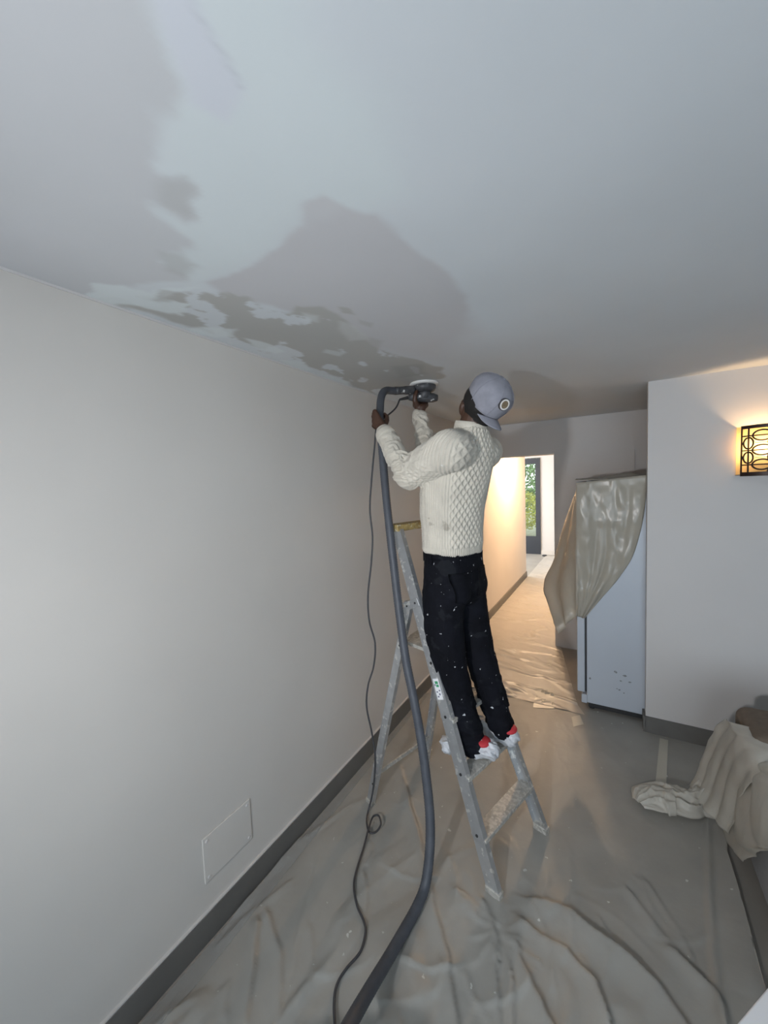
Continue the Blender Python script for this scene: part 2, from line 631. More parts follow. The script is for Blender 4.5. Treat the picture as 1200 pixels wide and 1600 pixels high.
# white filler showing through
patch([(134, 462), (160, 448), (205, 446), (236, 458), (304, 443), (268, 466), (250, 468), (300, 478), (268, 492), (240, 488), (200, 478), (160, 474)], WHITE, 0.008, 0.9)
patch([(255, 455), (300, 462), (262, 474), (236, 470)], DARK, 0.008, 0.6)
patch([(286, 510), (330, 512), (372, 514), (378, 526), (330, 526), (300, 520)], WHITE, 0.010, 0.75)
patch([(386, 528), (410, 534), (444, 550), (430, 553), (396, 540)], WHITE, 0.008, 0.75, 0.5)
patch([(438, 562), (480, 566), (486, 580), (450, 573)], WHITE, 0.007, 0.65, 0.6)
patch([(498, 584), (545, 596), (562, 606), (510, 592)], WHITE, 0.006, 0.5, 0.6)
patch([(478, 490), (500, 494), (500, 504), (474, 502)], WHITE, 0.015, 0.5, 0.6)
patch([(530, 505), (556, 512), (575, 530), (548, 532), (526, 515)], (0.56, 0.575, 0.57), 0.012, 0.7, 0.6)
patch([(508, 546), (540, 550), (530, 556), (505, 552)], WHITE, 0.01, 0.5, 0.6)
# filler stripe near the lamp wall / round the man's shadow
patch([(680, 620), (760, 640), (880, 636), (860, 646), (760, 652)], (0.64, 0.64, 0.62), 0.03, 0.5)
cv_, cf = np.stack([GX, GY, np.full(len(GX), H)], 1), []
idx = np.arange(nx * ny).reshape(ny, nx)
cf = np.stack([idx[:-1, :-1].ravel(), idx[1:, :-1].ravel(), idx[1:, 1:].ravel(), idx[:-1, 1:].ravel()], 1)


def grid_obj(name, V, F4, m_, parent=None, smooth=True, **k):
    me = bpy.data.meshes.new(name)
    V = np.asarray(V, float)
    if parent is not None:
        V = V - root_loc(parent)
    me.vertices.add(len(V))
    me.vertices.foreach_set('co', V.ravel())
    nf = len(F4)
    me.loops.add(nf * 4)
    me.loops.foreach_set('vertex_index', np.asarray(F4, np.int32).ravel())
    me.polygons.add(nf)
    me.polygons.foreach_set('loop_start', np.arange(0, nf * 4, 4, dtype=np.int32))
    me.update(calc_edges=True)
    me.polygons.foreach_set('use_smooth', np.full(nf, smooth))
    me.materials.append(m_)
    me.validate()
    o = bpy.data.objects.new(name, me)
    COL.objects.link(o)
    if parent is not None:
        o.parent = parent
    return setp(o, **k)


ceil = grid_obj('ceiling', cv_, cf, M_ceil, smooth=False, kind='structure')
ca = ceil.data.attributes.new('patch', 'FLOAT_COLOR', 'POINT')
ca.data.foreach_set('color', np.concatenate([colr, np.ones((len(colr), 1))], 1).astype(np.float32).ravel())
sol = ceil.modifiers.new('thickness', 'SOLIDIFY')
sol.thickness = 0.05
sol.offset = -1.0

# far glazed door
door = obj('door_1', *join(box(-2.30, -1.40, YF - 0.02, YF + 0.05, 2.02, 2.14), box(-2.30, -1.40, YF - 0.02, YF + 0.05, 0.0, 0.40),
                           box(-1.50, -1.40, YF - 0.02, YF + 0.05, 0.40, 2.02), box(-2.30, -2.20, YF - 0.02, YF + 0.05, 0.40, 2.02)),
           M_dframe, kind='structure')
obj('pane', *box(-2.20, -1.50, YF + 0.01, YF + 0.016, 0.40, 2.02), M_glass, door)

# ------------------------------------------------------------------ sheets on the floor
def fpts(L):
    return [onZ(p)[:2] for p in L]


def ridge(X, Y, L, amp, wd, trail=3.5):
    wob_ = 0.016
    d, s = line_dist(X + wob_ * fbm(X * 9, Y * 9, 201, 3), Y + wob_ * fbm(X * 9, Y * 9, 207, 3), fpts(L))
    e = np.where(s > 0, d / (wd * 0.7), d / (wd * trail))
    prof = 0.55 * np.exp(-e) + 0.45 * np.exp(-e * e)
    return amp * 1.15 * prof * (0.6 + 0.8 * vnoise(X * 6, Y * 6, 210))


sx = np.arange(XW + 0.03, 1.25, 0.0085)
sy = np.concatenate([np.linspace(-0.9, 0.45, 40)[:-1], np.arange(0.45, 3.02, 0.0085)])
X, Y = np.meshgrid(sx, sy)
Zs = np.full(X.shape, 0.004)
Zs += 0.010 * np.clip(fbm(X * 2.2 + 0.6 * Y, Y * 1.5, 5, 3), -0.1, 1)
rn = np.abs(fbm(X * 3.2 - Y * 1.2, Y * 1.1 + X * 0.8, 31, 3))
near = np.clip((1.75 - Y) / 0.7, 0.15, 1)
Zs += 0.014 * near * np.clip(0.055 - rn, 0, 1) / 0.055
rn2 = np.abs(fbm(X * 5.5 + Y * 2.0, Y * 2.2 - X, 57, 3))
Zs += 0.006 * near * np.clip(0.05 - rn2, 0, 1) / 0.05
folds = [([(628, 1205), (645, 1270), (664, 1345), (676, 1410), (700, 1500), (716, 1600), (725, 1680)], 0.014, 0.011),
         ([(850, 1414), (893, 1428), (930, 1462), (985, 1502), (1030, 1545), (1066, 1600), (1090, 1650)], 0.024, 0.018),
         ([(1056, 1490), (1086, 1520), (1112, 1548), (1128, 1580), (1135, 1620)], 0.016, 0.010),
         ([(772, 1490), (778, 1540), (784, 1600), (788, 1660)], 0.014, 0.010),
         ([(797, 1490), (801, 1540), (803, 1600), (806, 1660)], 0.014, 0.008),
         ([(756, 1415), (768, 1445), (776, 1470), (780, 1500)], 0.016, 0.010),
         ([(812, 1450), (806, 1475), (812, 1500), (840, 1560), (870, 1620)], 0.016, 0.012),
         ([(822, 1446), (850, 1470), (884, 1486), (930, 1540), (950, 1600)], 0.018, 0.013),
         ([(722, 1395), (745, 1420), (770, 1440)], 0.010, 0.009),
         ([(405, 1445), (398, 1500), (384, 1600)], 0.016, 0.010),
         ([(420, 1430), (440, 1500), (436, 1600)], 0.010, 0.010),
         ([(650, 1430), (612, 1500), (600, 1600)], 0.010, 0.009),
         ([(985, 1395), (1020, 1440), (1060, 1490)], 0.008, 0.008),
         ([(1010, 1380), (1060, 1450), (1085, 1500)], 0.007, 0.007),
         ([(940, 1440), (962, 1478)], 0.006, 0.006),
         ([(350, 1470), (375, 1440), (450, 1380)], 0.006, 0.008)]
for L_, a_, w_ in folds:
    Zs = np.maximum(Zs, Zs * 0.5 + ridge(X, Y, L_, a_, w_))
rc_ = np.random.RandomState(12)
for k in range(46):
    x0, y0 = rc_.uniform(-0.95, 0.30), rc_.uniform(0.75, 1.75) ** 1.0
    an = rc_.normal(1.35, 0.45) if rc_.rand() < 0.7 else rc_.normal(2.5, 0.3)
    ln = rc_.uniform(0.06, 0.26)
    pts_ = [np.array([x0 + ln * t * math.cos(an + 0.4 * t), y0 - ln * t * math.sin(an + 0.4 * t)]) for t in np.linspace(-0.5, 0.5, 5)]
    d_, s_ = line_dist(X, Y, pts_)
    e_ = np.where(s_ > 0, d_ / 0.006, d_ / 0.026)
    fade = np.clip((1.9 - y0) / 0.8, 0.3, 1)
    Zs += rc_.uniform(0.005, 0.012) * fade * np.exp(-e_)
for k in range(9):
    an = k * 0.72 + 0.3 + rc_.normal(0, 0.25)
    sc_ = rc_.uniform(0.5, 1.6)
    c0_ = onZ((778, 1462))[:2]
    pts_ = [c0_ + np.array([math.cos(an), math.sin(an)]) * t * sc_ for t in (0.03, 0.07, 0.11)]
    d_, s_ = line_dist(X, Y, pts_)
    Zs += 0.006 * np.exp(-np.where(s_ > 0, d_ / 0.006, d_ / 0.018))
# the sheet climbs towards the covered sofa on the right
edge = np.interp(Y, [0.8, 1.40, 1.59, 1.84, 2.25, 2.6], [0.29, 0.286, 0.296, 0.325, 0.385, 0.50])
up = np.clip((X - edge) / 0.10, 0, 1)
Zs += 0.012 * np.exp(-((X - edge) / 0.012) ** 2)
Zs += 0.02 * up * (Y < 2.3)
Zs += 0.014 * np.clip(vnoise(Y * 11, X * 3, 8) - 0.45, 0, 1) * up * (Y < 2.2)
gap = np.interp(Y, [0.8, 1.54, 1.82, 2.08, 2.3, 2.9], [0.405, 0.415, 0.425, 0.425, 0.47, 1.2])
V = np.stack([np.minimum(X, np.maximum(gap, 0.0) + 0.0 * X), Y, Zs], -1)
V[..., 0] = np.where(X > gap, gap - 0.0005, X)
n0, n1 = X.shape
idx = np.arange(n0 * n1).reshape(n0, n1)
keep = (X[:-1, 1:] <= gap[:-1, 1:] + 0.02)
F4 = np.stack([idx[:-1, :-1], idx[:-1, 1:], idx[1:, 1:], idx[1:, :-1]], -1)[keep]
used = np.zeros(n0 * n1, bool)
used[F4.ravel()] = True
rem = np.cumsum(used) - 1
grid_obj('dust_sheet', V.reshape(-1, 3)[used], rem[F4], M_sheet,
         label='grey translucent plastic dust sheet spread under the stepladder, wrinkled towards the sofa', cat='dust sheet')

sheet_main = (X.copy(), Y.copy(), Zs.copy())
# corridor sheet
sx = np.arange(XW + 0.02, -0.36, 0.012)
sy = np.concatenate([np.arange(2.93, 6.4, 0.012), np.linspace(6.41, 8.9, 80)])
X, Y = np.meshgrid(sx, sy)
Zs = np.full(X.shape, 0.006)
q = np.abs(fbm(X * 1.6 + 0.7 * np.sin(Y * 2), Y * 4.2 + X * 1.0, 71, 4))
Zs += 0.011 * np.clip(0.05 - q, 0, 1) / 0.05
q = np.abs(fbm(X * 3.0, Y * 7 + X * 2.5, 77, 3))
Zs += 0.003 * np.clip(0.06 - q, 0, 1) / 0.06
n0, n1 = X.shape
idx = np.arange(n0 * n1).reshape(n0, n1)
F4 = np.stack([idx[:-1, :-1].ravel(), idx[:-1, 1:].ravel(), idx[1:, 1:].ravel(), idx[1:, :-1].ravel()], 1)
cut = np.interp(Y, [2.9, 3.05, 4.1, 9], [-0.15, -0.22, -0.45, -0.38])
Vc = np.stack([XW + 0.02 + (X - (XW + 0.02)) / (-0.36 - XW - 0.02) * (cut - XW - 0.02), Y, Zs], -1).reshape(-1, 3)
grid_obj('corridor_sheet', Vc, F4, M_sheet2,
         label='crumpled plastic dust sheet running down the corridor floor towards the glazed door', cat='dust sheet')


CTX, CTY, CTZ = Vc[:, 0].reshape(X.shape), Y.copy(), Zs.copy()
STX, STY, STZ = sheet_main


def sheet_h(x, y):
    A_, B_, C_ = (CTX, CTY, CTZ) if y > 2.97 else (STX, STY, STZ)
    j_ = int(np.argmin(np.abs(B_[:, 0] - y)))
    return float(np.interp(x, A_[j_], C_[j_]))


def strip(name, pts, m_, label, cat, group=None, n=14, lift=0.002):
    q = [onZ(p, 0.012) for p in pts]
    V = np.zeros((2, n + 1, n + 1, 3))
    for i in range(n + 1):
        for j in range(n + 1):
            a, b = i / n, j / n
            p_ = (q[0] * (1 - a) + q[1] * a) * (1 - b) + (q[3] * (1 - a) + q[2] * a) * b
            h_ = sheet_h(p_[0], p_[1]) + lift
            V[0, i, j] = (p_[0], p_[1], h_)
            V[1, i, j] = (p_[0], p_[1], h_ + 0.001)
    F = []
    m1 = (n + 1) ** 2
    for i in range(n):
        for j in range(n):
            a = i * (n + 1) + j
            f_ = (a, a + 1, a + n + 2, a + n + 1)
            F += [f_, tuple(reversed([k + m1 for k in f_]))]
    return obj(name, V.reshape(-1, 3), F, m_, label=label, cat=cat, group=group)


strip('tape_strip', [(1031, 1152), (1044, 1155), (1041, 1226), (1024, 1224)], M_tape, 'pale packing tape strip on the floor sheet below the lamp wall skirting', 'tape')
strip('tape_strip', [(838, 1072), (866, 1075), (866, 1106), (833, 1104)], M_tape, 'square of packing tape on the crumpled corridor sheet', 'tape')
strip('tape_strip', [(893, 1119), (906, 1116), (912, 1130), (896, 1134)], M_tape, 'small torn tape scrap on the floor in front of the fridge corner', 'tape')
strip('tape_strip', [(857, 1024), (863, 1024), (862, 1040), (853, 1040)], M_tape, 'narrow tape piece at the sheet edge beside the partition', 'tape')
strip('tape_strip', [(152, 1676), (188, 1684), (671, 1082), (664, 1082)], M_tape2, 'long clear tape sealing the floor sheet along the skirting of the long wall', 'tape', n=60)

# ------------------------------------------------------------------ wall plate
pl = empty('access_plate', (XW, 0.888, 0.21), 'white painted rectangular cover plate screwed low on the long plain wall', 'wall plate')
o = obj('plate', *box(XW, XW + 0.006, 0.780, 0.997, 0.214, 0.390), M_wall, pl)
bevel(o, 0.003)
for yy in (0.797, 0.980):
    for zz in (0.232, 0.372):
        obj('screw', *lathe((XW + 0.006, yy, zz), (1, 0, 0), [(0, 0.006), (0.0025, 0.005), (0.003, 0.001)], 10), M_wallw, pl)

# ------------------------------------------------------------------ fridge
FX0, FX1, FY0, FY1, FZ = -0.165, 0.46, 3.012, 3.60, 1.640
fr = empty('fridge', (0.14, 3.3, 0.0), 'white upright fridge standing behind the lamp wall, half covered by plastic', 'fridge')
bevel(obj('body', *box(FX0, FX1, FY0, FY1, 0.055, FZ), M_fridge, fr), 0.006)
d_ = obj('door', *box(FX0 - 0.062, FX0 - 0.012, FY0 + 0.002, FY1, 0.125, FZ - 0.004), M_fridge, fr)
bevel(d_, 0.008, 3)
obj('gasket', *box(FX0 - 0.013, FX0 + 0.001, FY0 + 0.012, FY1 - 0.01, 0.13, FZ - 0.01), M_dark, fr)
obj('handle', *box(FX0 - 0.085, FX0 - 0.060, FY1 - 0.06, FY1 - 0.03, 0.8, 1.2), M_fridge, d_)
bevel(obj('kick_plate', *box(FX0 - 0.035, FX0 + 0.002, FY0 + 0.004, FY1, 0.045, 0.108), M_fridge, fr), 0.006)
obj('base', *box(FX0 + 0.01, FX1, FY0 + 0.03, FY1, 0.012, 0.056), M_dark, fr)
for (a, b) in ((FX0 + 0.03, FY0 + 0.05), (FX1 - 0.03, FY0 + 0.05), (FX0 + 0.03, FY1 - 0.05), (FX1 - 0.03, FY1 - 0.05)):
    obj('foot', *cyl((a, b, 0.0), (a, b, 0.02), 0.018, 10), M_dark, fr)
for k, (p, a, b) in enumerate([((962, 1050), 0.010, 0.008), ((976, 1056), 0.012, 0.006), ((984, 1066), 0.008, 0.005), ((970, 1064), 0.007, 0.005),
                               ((968, 1078), 0.008, 0.004), ((975, 1083), 0.005, 0.005), ((922, 1060), 0.006, 0.008), ((964, 1076), 0.005, 0.003)]):
    c_ = onY(p, FY0)
    n = 9
    ring = [(c_[0] + a * math.cos(t) * (0.7 + 0.6 * random.random()), FY0 - 0.0008, c_[2] + b * math.sin(t) * (0.7 + 0.6 * random.random())) for t in np.linspace(0, 2 * math.pi, n, endpoint=False)]
    back = [(x, FY0 + 0.001, z) for x, y, z in ring]
    obj('smudge', ring + back, [tuple(range(n)), tuple(reversed(range(n, 2 * n)))] + [(i, n + i, n + (i + 1) % n, (i + 1) % n) for i in range(n)], M_dirt, fr)

# plastic drape over the fridge: left flap hangs in the passage, right flap over the side
rows = 60
tl = np.linspace(0, 1, rows)


def pxcurve(P, t):
    P = np.array(P, float)
    s = np.linspace(0, 1, len(P))
    C = catmull(np.concatenate([P, np.zeros((len(P), 1))], 1), 10)[:, :2]
    u = np.linspace(0, 1, len(C))
    return np.stack([np.interp(t, u, C[:, 0]), np.interp(t, u, C[:, 1])], 1)


left_px = pxcurve([(905, 754), (893, 785), (879, 826), (866, 872), (850, 914), (858, 950), (872, 991)], tl)
corn_px = pxcurve([(911, 754), (912, 790), (912, 830), (913, 870), (914, 905), (914, 935), (913, 964)], tl)
righ_px = pxcurve([(1011, 742), (1009, 780), (1002, 825), (989, 868), (968, 902), (940, 935), (914, 966)], tl)
ncl, ncr = 26, 44
P = np.zeros((rows, ncl + ncr + 1, 3))
for i, t in enumerate(tl):
    c3 = onY(corn_px[i], FY0 - 0.012)
    c3[0] = min(c3[0], FX0 - 0.062 - 0.0 * t)
    bul = math.sin(math.pi * min(1, t * 1.05)) ** 0.8
    l3 = onY(left_px[i], 3.02 + 0.30 * bul)
    r3 = onY(righ_px[i], FY0 - 0.010)
    for k in range(ncl):
        s = k / ncl
        q_ = l3 * (1 - s) + c3 * s
        fold = 0.016 * math.sin(s * 9.5 + 2.2 * t) * math.sin(math.pi * s) * (0.3 + t)
        q_ = q_ + np.array([-0.6, -0.7, 0]) * fold
        P[i, k] = q_
    for k in range(ncr + 1):
        s = k / ncr
        q_ = c3 * (1 - s) + r3 * s
        fold = 0.006 + 0.008 * math.sin(s * 7 + 3 * t) + 0.006 * math.sin(s * 17 - 5 * t)
        P[i, ncl + k] = q_ + np.array([0, -abs(fold) * min(1, 4 * t) * min(1, 6 * (1 - s) + 0.1), 0])
nr_, nc_ = P.shape[:2]
pn = fbm(P[..., 0] * 14 + P[..., 1] * 9, P[..., 2] * 8, 40, 4)
P[..., 1] -= np.clip(0.030 * pn, -0.004, 0.02)
P[..., 0] -= 0.02 * np.clip(fbm(P[..., 1] * 20, P[..., 2] * 9, 43, 3), 0, 1) * (np.arange(nc_) < ncl)[None, :]
idx = np.arange(nr_ * nc_).reshape(nr_, nc_)
F4 = np.stack([idx[:-1, :-1].ravel(), idx[1:, :-1].ravel(), idx[1:, 1:].ravel(), idx[:-1, 1:].ravel()], 1)
dr = empty('fridge_drape', (0.0, 3.0, 1.65), 'wrinkled beige plastic sheet hanging over the top and corner of the fridge', 'plastic sheet')
o = grid_obj('hanging_flap', P.reshape(-1, 3), F4, M_drape, dr)
sol = o.modifiers.new('thickness', 'SOLIDIFY')
sol.thickness = 0.0015
# crumpled top lying on the fridge
tx = np.linspace(FX0 - 0.07, FX1, 50)
ty = np.linspace(FY0 - 0.012, FY1, 44)
X, Y = np.meshgrid(tx, ty)
Zt = FZ + 0.010 + 0.05 * np.clip(fbm(X * 6, Y * 6, 12, 4) + 0.05, 0, 1) + 0.035 * np.exp(-((X - 0.08) / 0.12) ** 2 - ((Y - 3.2) / 0.1) ** 2)
Zt -= 0.004 * (Y < FY0 + 0.01)
idx = np.arange(X.size).reshape(X.shape)
F4 = np.stack([idx[:-1, :-1].ravel(), idx[:-1, 1:].ravel(), idx[1:, 1:].ravel(), idx[1:, :-1].ravel()], 1)
o = grid_obj('crumpled_top', np.stack([X, Y, Zt], -1).reshape(-1, 3), F4, M_drape, dr)
sol = o.modifiers.new('thickness', 'SOLIDIFY')
sol.thickness = 0.0015

# ------------------------------------------------------------------ wall sconce
SCX, SW, SZ0, SZ1 = 0.735, 0.132, 1.637, 1.912
sc = empty('wall_sconce', (SCX, YL, SZ0), 'dark bronze openwork wall sconce glowing amber on the white wall', 'wall lamp')
SD = 0.105


def scpt(u, z, off=0.0):
    """u in -1..1 across the curved screen"""
    x = SCX + SW * u
    y = YL - (0.048 + SD * (1 - u * u) * 0.55) - off
    return np.array([x, y, z])


def scband(z0, z1, th=0.004):
    V, F = [], []
    n = 24
    for i in range(n + 1):
        u = -1 + 2 * i / n
        V += [scpt(u, z0, 0), scpt(u, z1, 0), scpt(u, z1, th), scpt(u, z0, th)]
    for i in range(n):
        for k in range(4):
            a = i * 4 + k
            b = i * 4 + (k + 1) % 4
            F.append((a, b, b + 4, a + 4))
    F += [(3, 2, 1, 0), (n * 4, n * 4 + 1, n * 4 + 2, n * 4 + 3)]
    return V, F


obj('top_band', *scband(SZ1 - 0.018, SZ1), M_iron, sc)
obj('bottom_band', *scband(SZ0, SZ0 + 0.022), M_iron, sc)
for s in (-1, 1):
    obj('side_bar', *tube([scpt(s * 0.985, z, 0.002) for z in np.linspace(SZ0, SZ1, 8)], 0.0042, 6), M_iron, sc)
lat = []
zc = np.linspace(SZ0 + 0.022, SZ1 - 0.018, 7)
for u in (-0.80, -0.02, 0.78):
    lat.append(tube([scpt(u, z) for z in np.linspace(SZ0 + 0.01, SZ1 - 0.01, 10)], 0.0042 if abs(u) > 0.5 else 0.0062, 6))
for z in (zc[1], zc[3], zc[5]):
    lat.append(tube([scpt(u, z) for u in np.linspace(-0.98, 0.98, 22)], 0.0040, 6))
for z in (zc[2], zc[4]):
    lat.append(tube([scpt(u, z) for u in np.linspace(-0.62, -0.22, 6)], 0.0018, 6))


def loop(uc, zc_, ru, rz, r=0.0044):
    return tube([scpt(uc + ru * math.cos(a), zc_ + rz * math.sin(a)) for a in np.linspace(0, 2 * math.pi, 25)], r, 6)


for k, z in enumerate(zc):
    if k % 2 == 1:
        for uc in (-0.42, 0.38):
            lat.append(loop(uc, z, 0.27, 0.0275))
    elif 0 < k < 6:
        for uc, ru in ((-0.80, 0.13), (-0.02, 0.24), (0.78, 0.16)):
            lat.append(loop(uc, z, ru, 0.030))
    else:
        lat.append(loop(-0.02, z, 0.24, 0.022))
for a in lat:
    obj('lattice_bar', *a, M_iron, sc, smooth=True)
# amber inner shade (open top), back plate, bulb
V, F = [], []
n = 24
for i in range(n + 1):
    u = -0.97 + 1.94 * i / n
    for z in (SZ0 + 0.008, SZ1 - 0.004):
        for off in (-0.006, -0.008):
            V.append(scpt(u, z, off))
for i in range(n):
    a = i * 4
    b = a + 4
    F += [(a, a + 2, b + 2, b), (a + 1, b + 1, b + 3, a + 3), (a, b, b + 1, a + 1), (a + 2, a + 3, b + 3, b + 2)]
obj('inner_shade', V, F, M_amber, sc, smooth=True)
for s in (-1, 1):
    V, F = [], []
    for i in range(9):
        t = i / 8
        for z in (SZ0 + 0.008, SZ1 - 0.004):
            for off in (0.0, 0.0025):
                e_ = scpt(s * 0.97, z, -0.006)
                w_ = np.array([SCX + s * (SW + 0.004), YL, z])
                p_ = e_ * (1 - t) + w_ * t + np.array([s * (0.010 * math.sin(math.pi * t) + off), 0, 0])
                V.append(p_)
    for i in range(8):
        a = i * 4
        b = a + 4
        F += [(a, a + 2, b + 2, b), (a + 1, b + 1, b + 3, a + 3), (a, b, b + 1, a + 1), (a + 2, a + 3, b + 3, b + 2)]
    obj('side_shade', V, F, M_amber, sc, smooth=True)
obj('back_plate', *box(SCX - 0.06, SCX + 0.06, YL - 0.012, YL, SZ0 + 0.02, SZ1 - 0.02), M_iron, sc)
V = []
n = 20
ring0 = [scpt(-0.97 + 1.94 * i / n, SZ0 + 0.006, -0.004) for i in range(n + 1)]
ring0 += [np.array([SCX + SW * 1.1, YL - 0.03, SZ0 + 0.006]), np.array([SCX + SW * 1.1, YL - 0.0005, SZ0 + 0.006]), np.array([SCX - SW * 1.1, YL - 0.0005, SZ0 + 0.006]), np.array([SCX - SW * 1.1, YL - 0.03, SZ0 + 0.006])]
k = len(ring0)
V = ring0 + [p + np.array([0, 0, 0.003]) for p in ring0]
obj('bottom_plate', V, [tuple(reversed(range(k))), tuple(range(k, 2 * k))] + [(i, (i + 1) % k, k + (i + 1) % k, k + i) for i in range(k)], M_iron, sc)
BP = np.array([SCX - 0.035, YL - 0.058, 1.765])
obj('bulb', *lathe(BP + np.array([0, 0, -0.03]), (0, 0, 1), [(0, 0.010), (0.012, 0.013), (0.022, 0.018), (0.034, 0.021), (0.046, 0.018), (0.054, 0.009), (0.056, 0.001)], 16), M_bulb, sc, smooth=True)
obj('bulb_socket', *cyl(BP + np.array([0, 0, -0.075]), BP + np.array([0, 0, -0.03]), 0.013, 12), M_iron, sc)
light('sconce_light', 'POINT', tuple(BP + np.array([0, -0.0, 0.03])), 7.5, (1.0, 0.62, 0.30), 0.024)

# ------------------------------------------------------------------ ladder frame of reference
LM = np.array([-0.349, 1.637, 0.0])
LCV = np.array([-0.9585, 0.2851, 0.0])   # climbing direction
LLV = np.array([0.2851, 0.9585, 0.0])    # across the ladder, away from the camera
ZV = np.array([0, 0, 1.0])


def W(c, l, z):
    return LM + LCV * c + LLV * l + ZV * z


def Wv(c, l, z):
    return LCV * c + LLV * l + ZV * z


lad = empty('stepladder', tuple(LM + LCV * 0.35), 'paint-spattered aluminium platform stepladder the man stands on', 'stepladder')


def channel(p0, p1, wdir, fdir, wd, fl, t=0.003):
    """C profile swept from p0 to p1; web of width wd along wdir, flanges fl along fdir"""
    ax = (p1 - p0) / np.linalg.norm(p1 - p0)
    wdir = wdir - ax * (wdir @ ax)
    wdir /= np.linalg.norm(wdir)
    fdir = fdir - ax * (fdir @ ax) - wdir * (fdir @ wdir)
    fdir /= np.linalg.norm(fdir)
    h = wd / 2
    prof = [(-h, 0), (h, 0), (h, fl), (h - t, fl), (h - t, t), (-h + t, t), (-h + t, fl), (-h, fl)]
    V = [p0 + wdir * a + fdir * b for a, b in prof] + [p1 + wdir * a + fdir * b for a, b in prof]
    n = len(prof)
    F = [(i, (i + 1) % n, n + (i + 1) % n, n + i) for i in range(n)]
    F += [(0, 7, 6, 5), (0, 5, 4, 1), (1, 4, 3, 2), (8, 13, 14, 15), (8, 9, 12, 13), (9, 10, 11, 12)]
    return V, F


K = 0.383


def lrail(z):
    return 0.218 - (0.218 - 0.150) * z / 1.46


for s in (-1, 1):
    o = obj('front_rail', *channel(W(0.0, s * lrail(0), 0.012), W(1.455 * K, s * lrail(1.455), 1.455), LCV, -s * LLV, 0.056, 0.026), M_alu, lad)
    fp = W(0.0, s * lrail(0), 0.0)
    bevel(obj('rubber_foot', *obox(fp + Wv(0.004, -s * 0.012, 0.016), LCV, LLV, ZV, 0.034, 0.017, 0.016), M_alud, lad), 0.004)
    for zz in (0.205, 0.42, 0.635, 0.85):
        c0 = W(zz * K, s * (lrail(zz) + 0.0005), zz)
        obj('rivet', *cyl(c0 - LLV * s * 0.002, c0 + LLV * s * 0.0025, 0.0065, 8), M_hole, lad)
rear_feet = {-1: (0.700, -0.272), 1: (0.695, 0.178)}
HZ, HC = 1.10, 0.455
for s in (-1, 1):
    cF, lF = rear_feet[s]
    top = W(HC + 0.012, s * (lrail(HZ) + 0.004), HZ)
    bot = W(cF, lF, 0.012)
    o = obj('rear_leg', *channel(bot, top, LCV, -s * LLV, 0.042, 0.022), M_alu, lad)
    bevel(obj('rubber_foot', *obox(W(cF, lF - s * 0.010, 0.014), LCV, LLV, ZV, 0.024, 0.014, 0.014), M_alud, lad), 0.003)
    c0 = W(HC - 0.01, s * (lrail(HZ) + 0.004), HZ - 0.005)
    bevel(obj('hinge_bracket', *obox(c0, Wv(0.9, 0, -0.43), LLV, Wv(0.43, 0, 0.9), 0.052, 0.003, 0.020), M_alu, lad), 0.002)
    for dd in (-0.03, 0.03):
        obj('rivet', *cyl(c0 + Wv(0.9, 0, -0.43) * dd - LLV * 0.006, c0 + Wv(0.9, 0, -0.43) * dd + LLV * 0.006, 0.005, 8), M_hole, lad)
    # riveted holes down the rear leg
    for f_ in (0.10, 0.80):
        c1 = bot + (top - bot) * f_
        obj('rivet', *cyl(c1 - LLV * s * 0.003 * 0, c1 + LLV * s * 0.003, 0.005, 8), M_hole, lad)
for zz in (0.205, 0.42, 0.635):
    lw = lrail(zz) - 0.003
    o = obj('step', *obox(W(zz * K - 0.004, 0, zz - 0.010), LCV, LLV, ZV, 0.036, lw, 0.010), M_alud, lad)
    bevel(o, 0.003)
# platform with rounded front
zz = 0.905
lw = lrail(zz) - 0.004
prof = []
for a in np.linspace(-math.pi / 2, math.pi / 2, 14):
    prof.append((0.46 + 0.085 * math.cos(a), lw * math.sin(a)))
prof += [(zz * K - 0.03, lw), (zz * K - 0.03, -lw)]
n = len(prof)
V = [W(a, b, zz - 0.018) for a, b in prof] + [W(a, b, zz) for a, b in prof]
o = obj('platform', V, [tuple(reversed(range(n))), tuple(range(n, 2 * n))] + [(i, (i + 1) % n, n + (i + 1) % n, n + i) for i in range(n)], M_alud, lad)
bevel(o, 0.003)
# top cap
o = obj('top_cap', *obox(W(1.455 * K + 0.005, 0.0, 1.452), LCV, LLV, ZV, 0.038, 0.165, 0.017), M_ytop, lad)
bevel(o, 0.005)
# rear brace
pA = np.array(W(0.700 - 0.2 * 0.17, -0.258, 0.17))
pB = np.array(W(0.695 - 0.2 * 0.17, 0.172, 0.17))
o = obj('rear_brace', *obox((pA + pB) / 2, (pB - pA) / np.linalg.norm(pB - pA), LCV, ZV, np.linalg.norm(pB - pA) / 2, 0.004, 0.010), M_alud, lad)
# sticker with green print on the near rail
zs = 0.745
c0 = W(zs * K, -(lrail(zs) + 0.001), zs)
axr = Wv(K, 0.0466, 1.0)
axr /= np.linalg.norm(axr)
axw = np.cross(LLV, axr)
axn = np.cross(axr, axw)
st = obj('sticker', *obox(c0, axw, axr, axn, 0.016, 0.045, 0.0008), M_white, lad, label='white label printed with green marks')
for (a, b, hx, hy, mm) in ((0.002, 0.028, 0.009, 0.006, M_green), (0.004, 0.014, 0.008, 0.005, M_green), (-0.010, 0.018, 0.003, 0.004, M_ink), (0.009, -0.006, 0.004, 0.003, M_ink),
                           (-0.007, -0.012, 0.004, 0.003, M_ink), (0.005, -0.022, 0.004, 0.004, M_ink), (-0.006, -0.032, 0.004, 0.003, M_ink)):
    sgn = 1 if axn @ LLV < 0 else -1
    obj('print', *obox(c0 + axw * a + axr * b + axn * 0.001 * sgn, axw, axr, axn, hx, hy, 0.0005), mm, st)

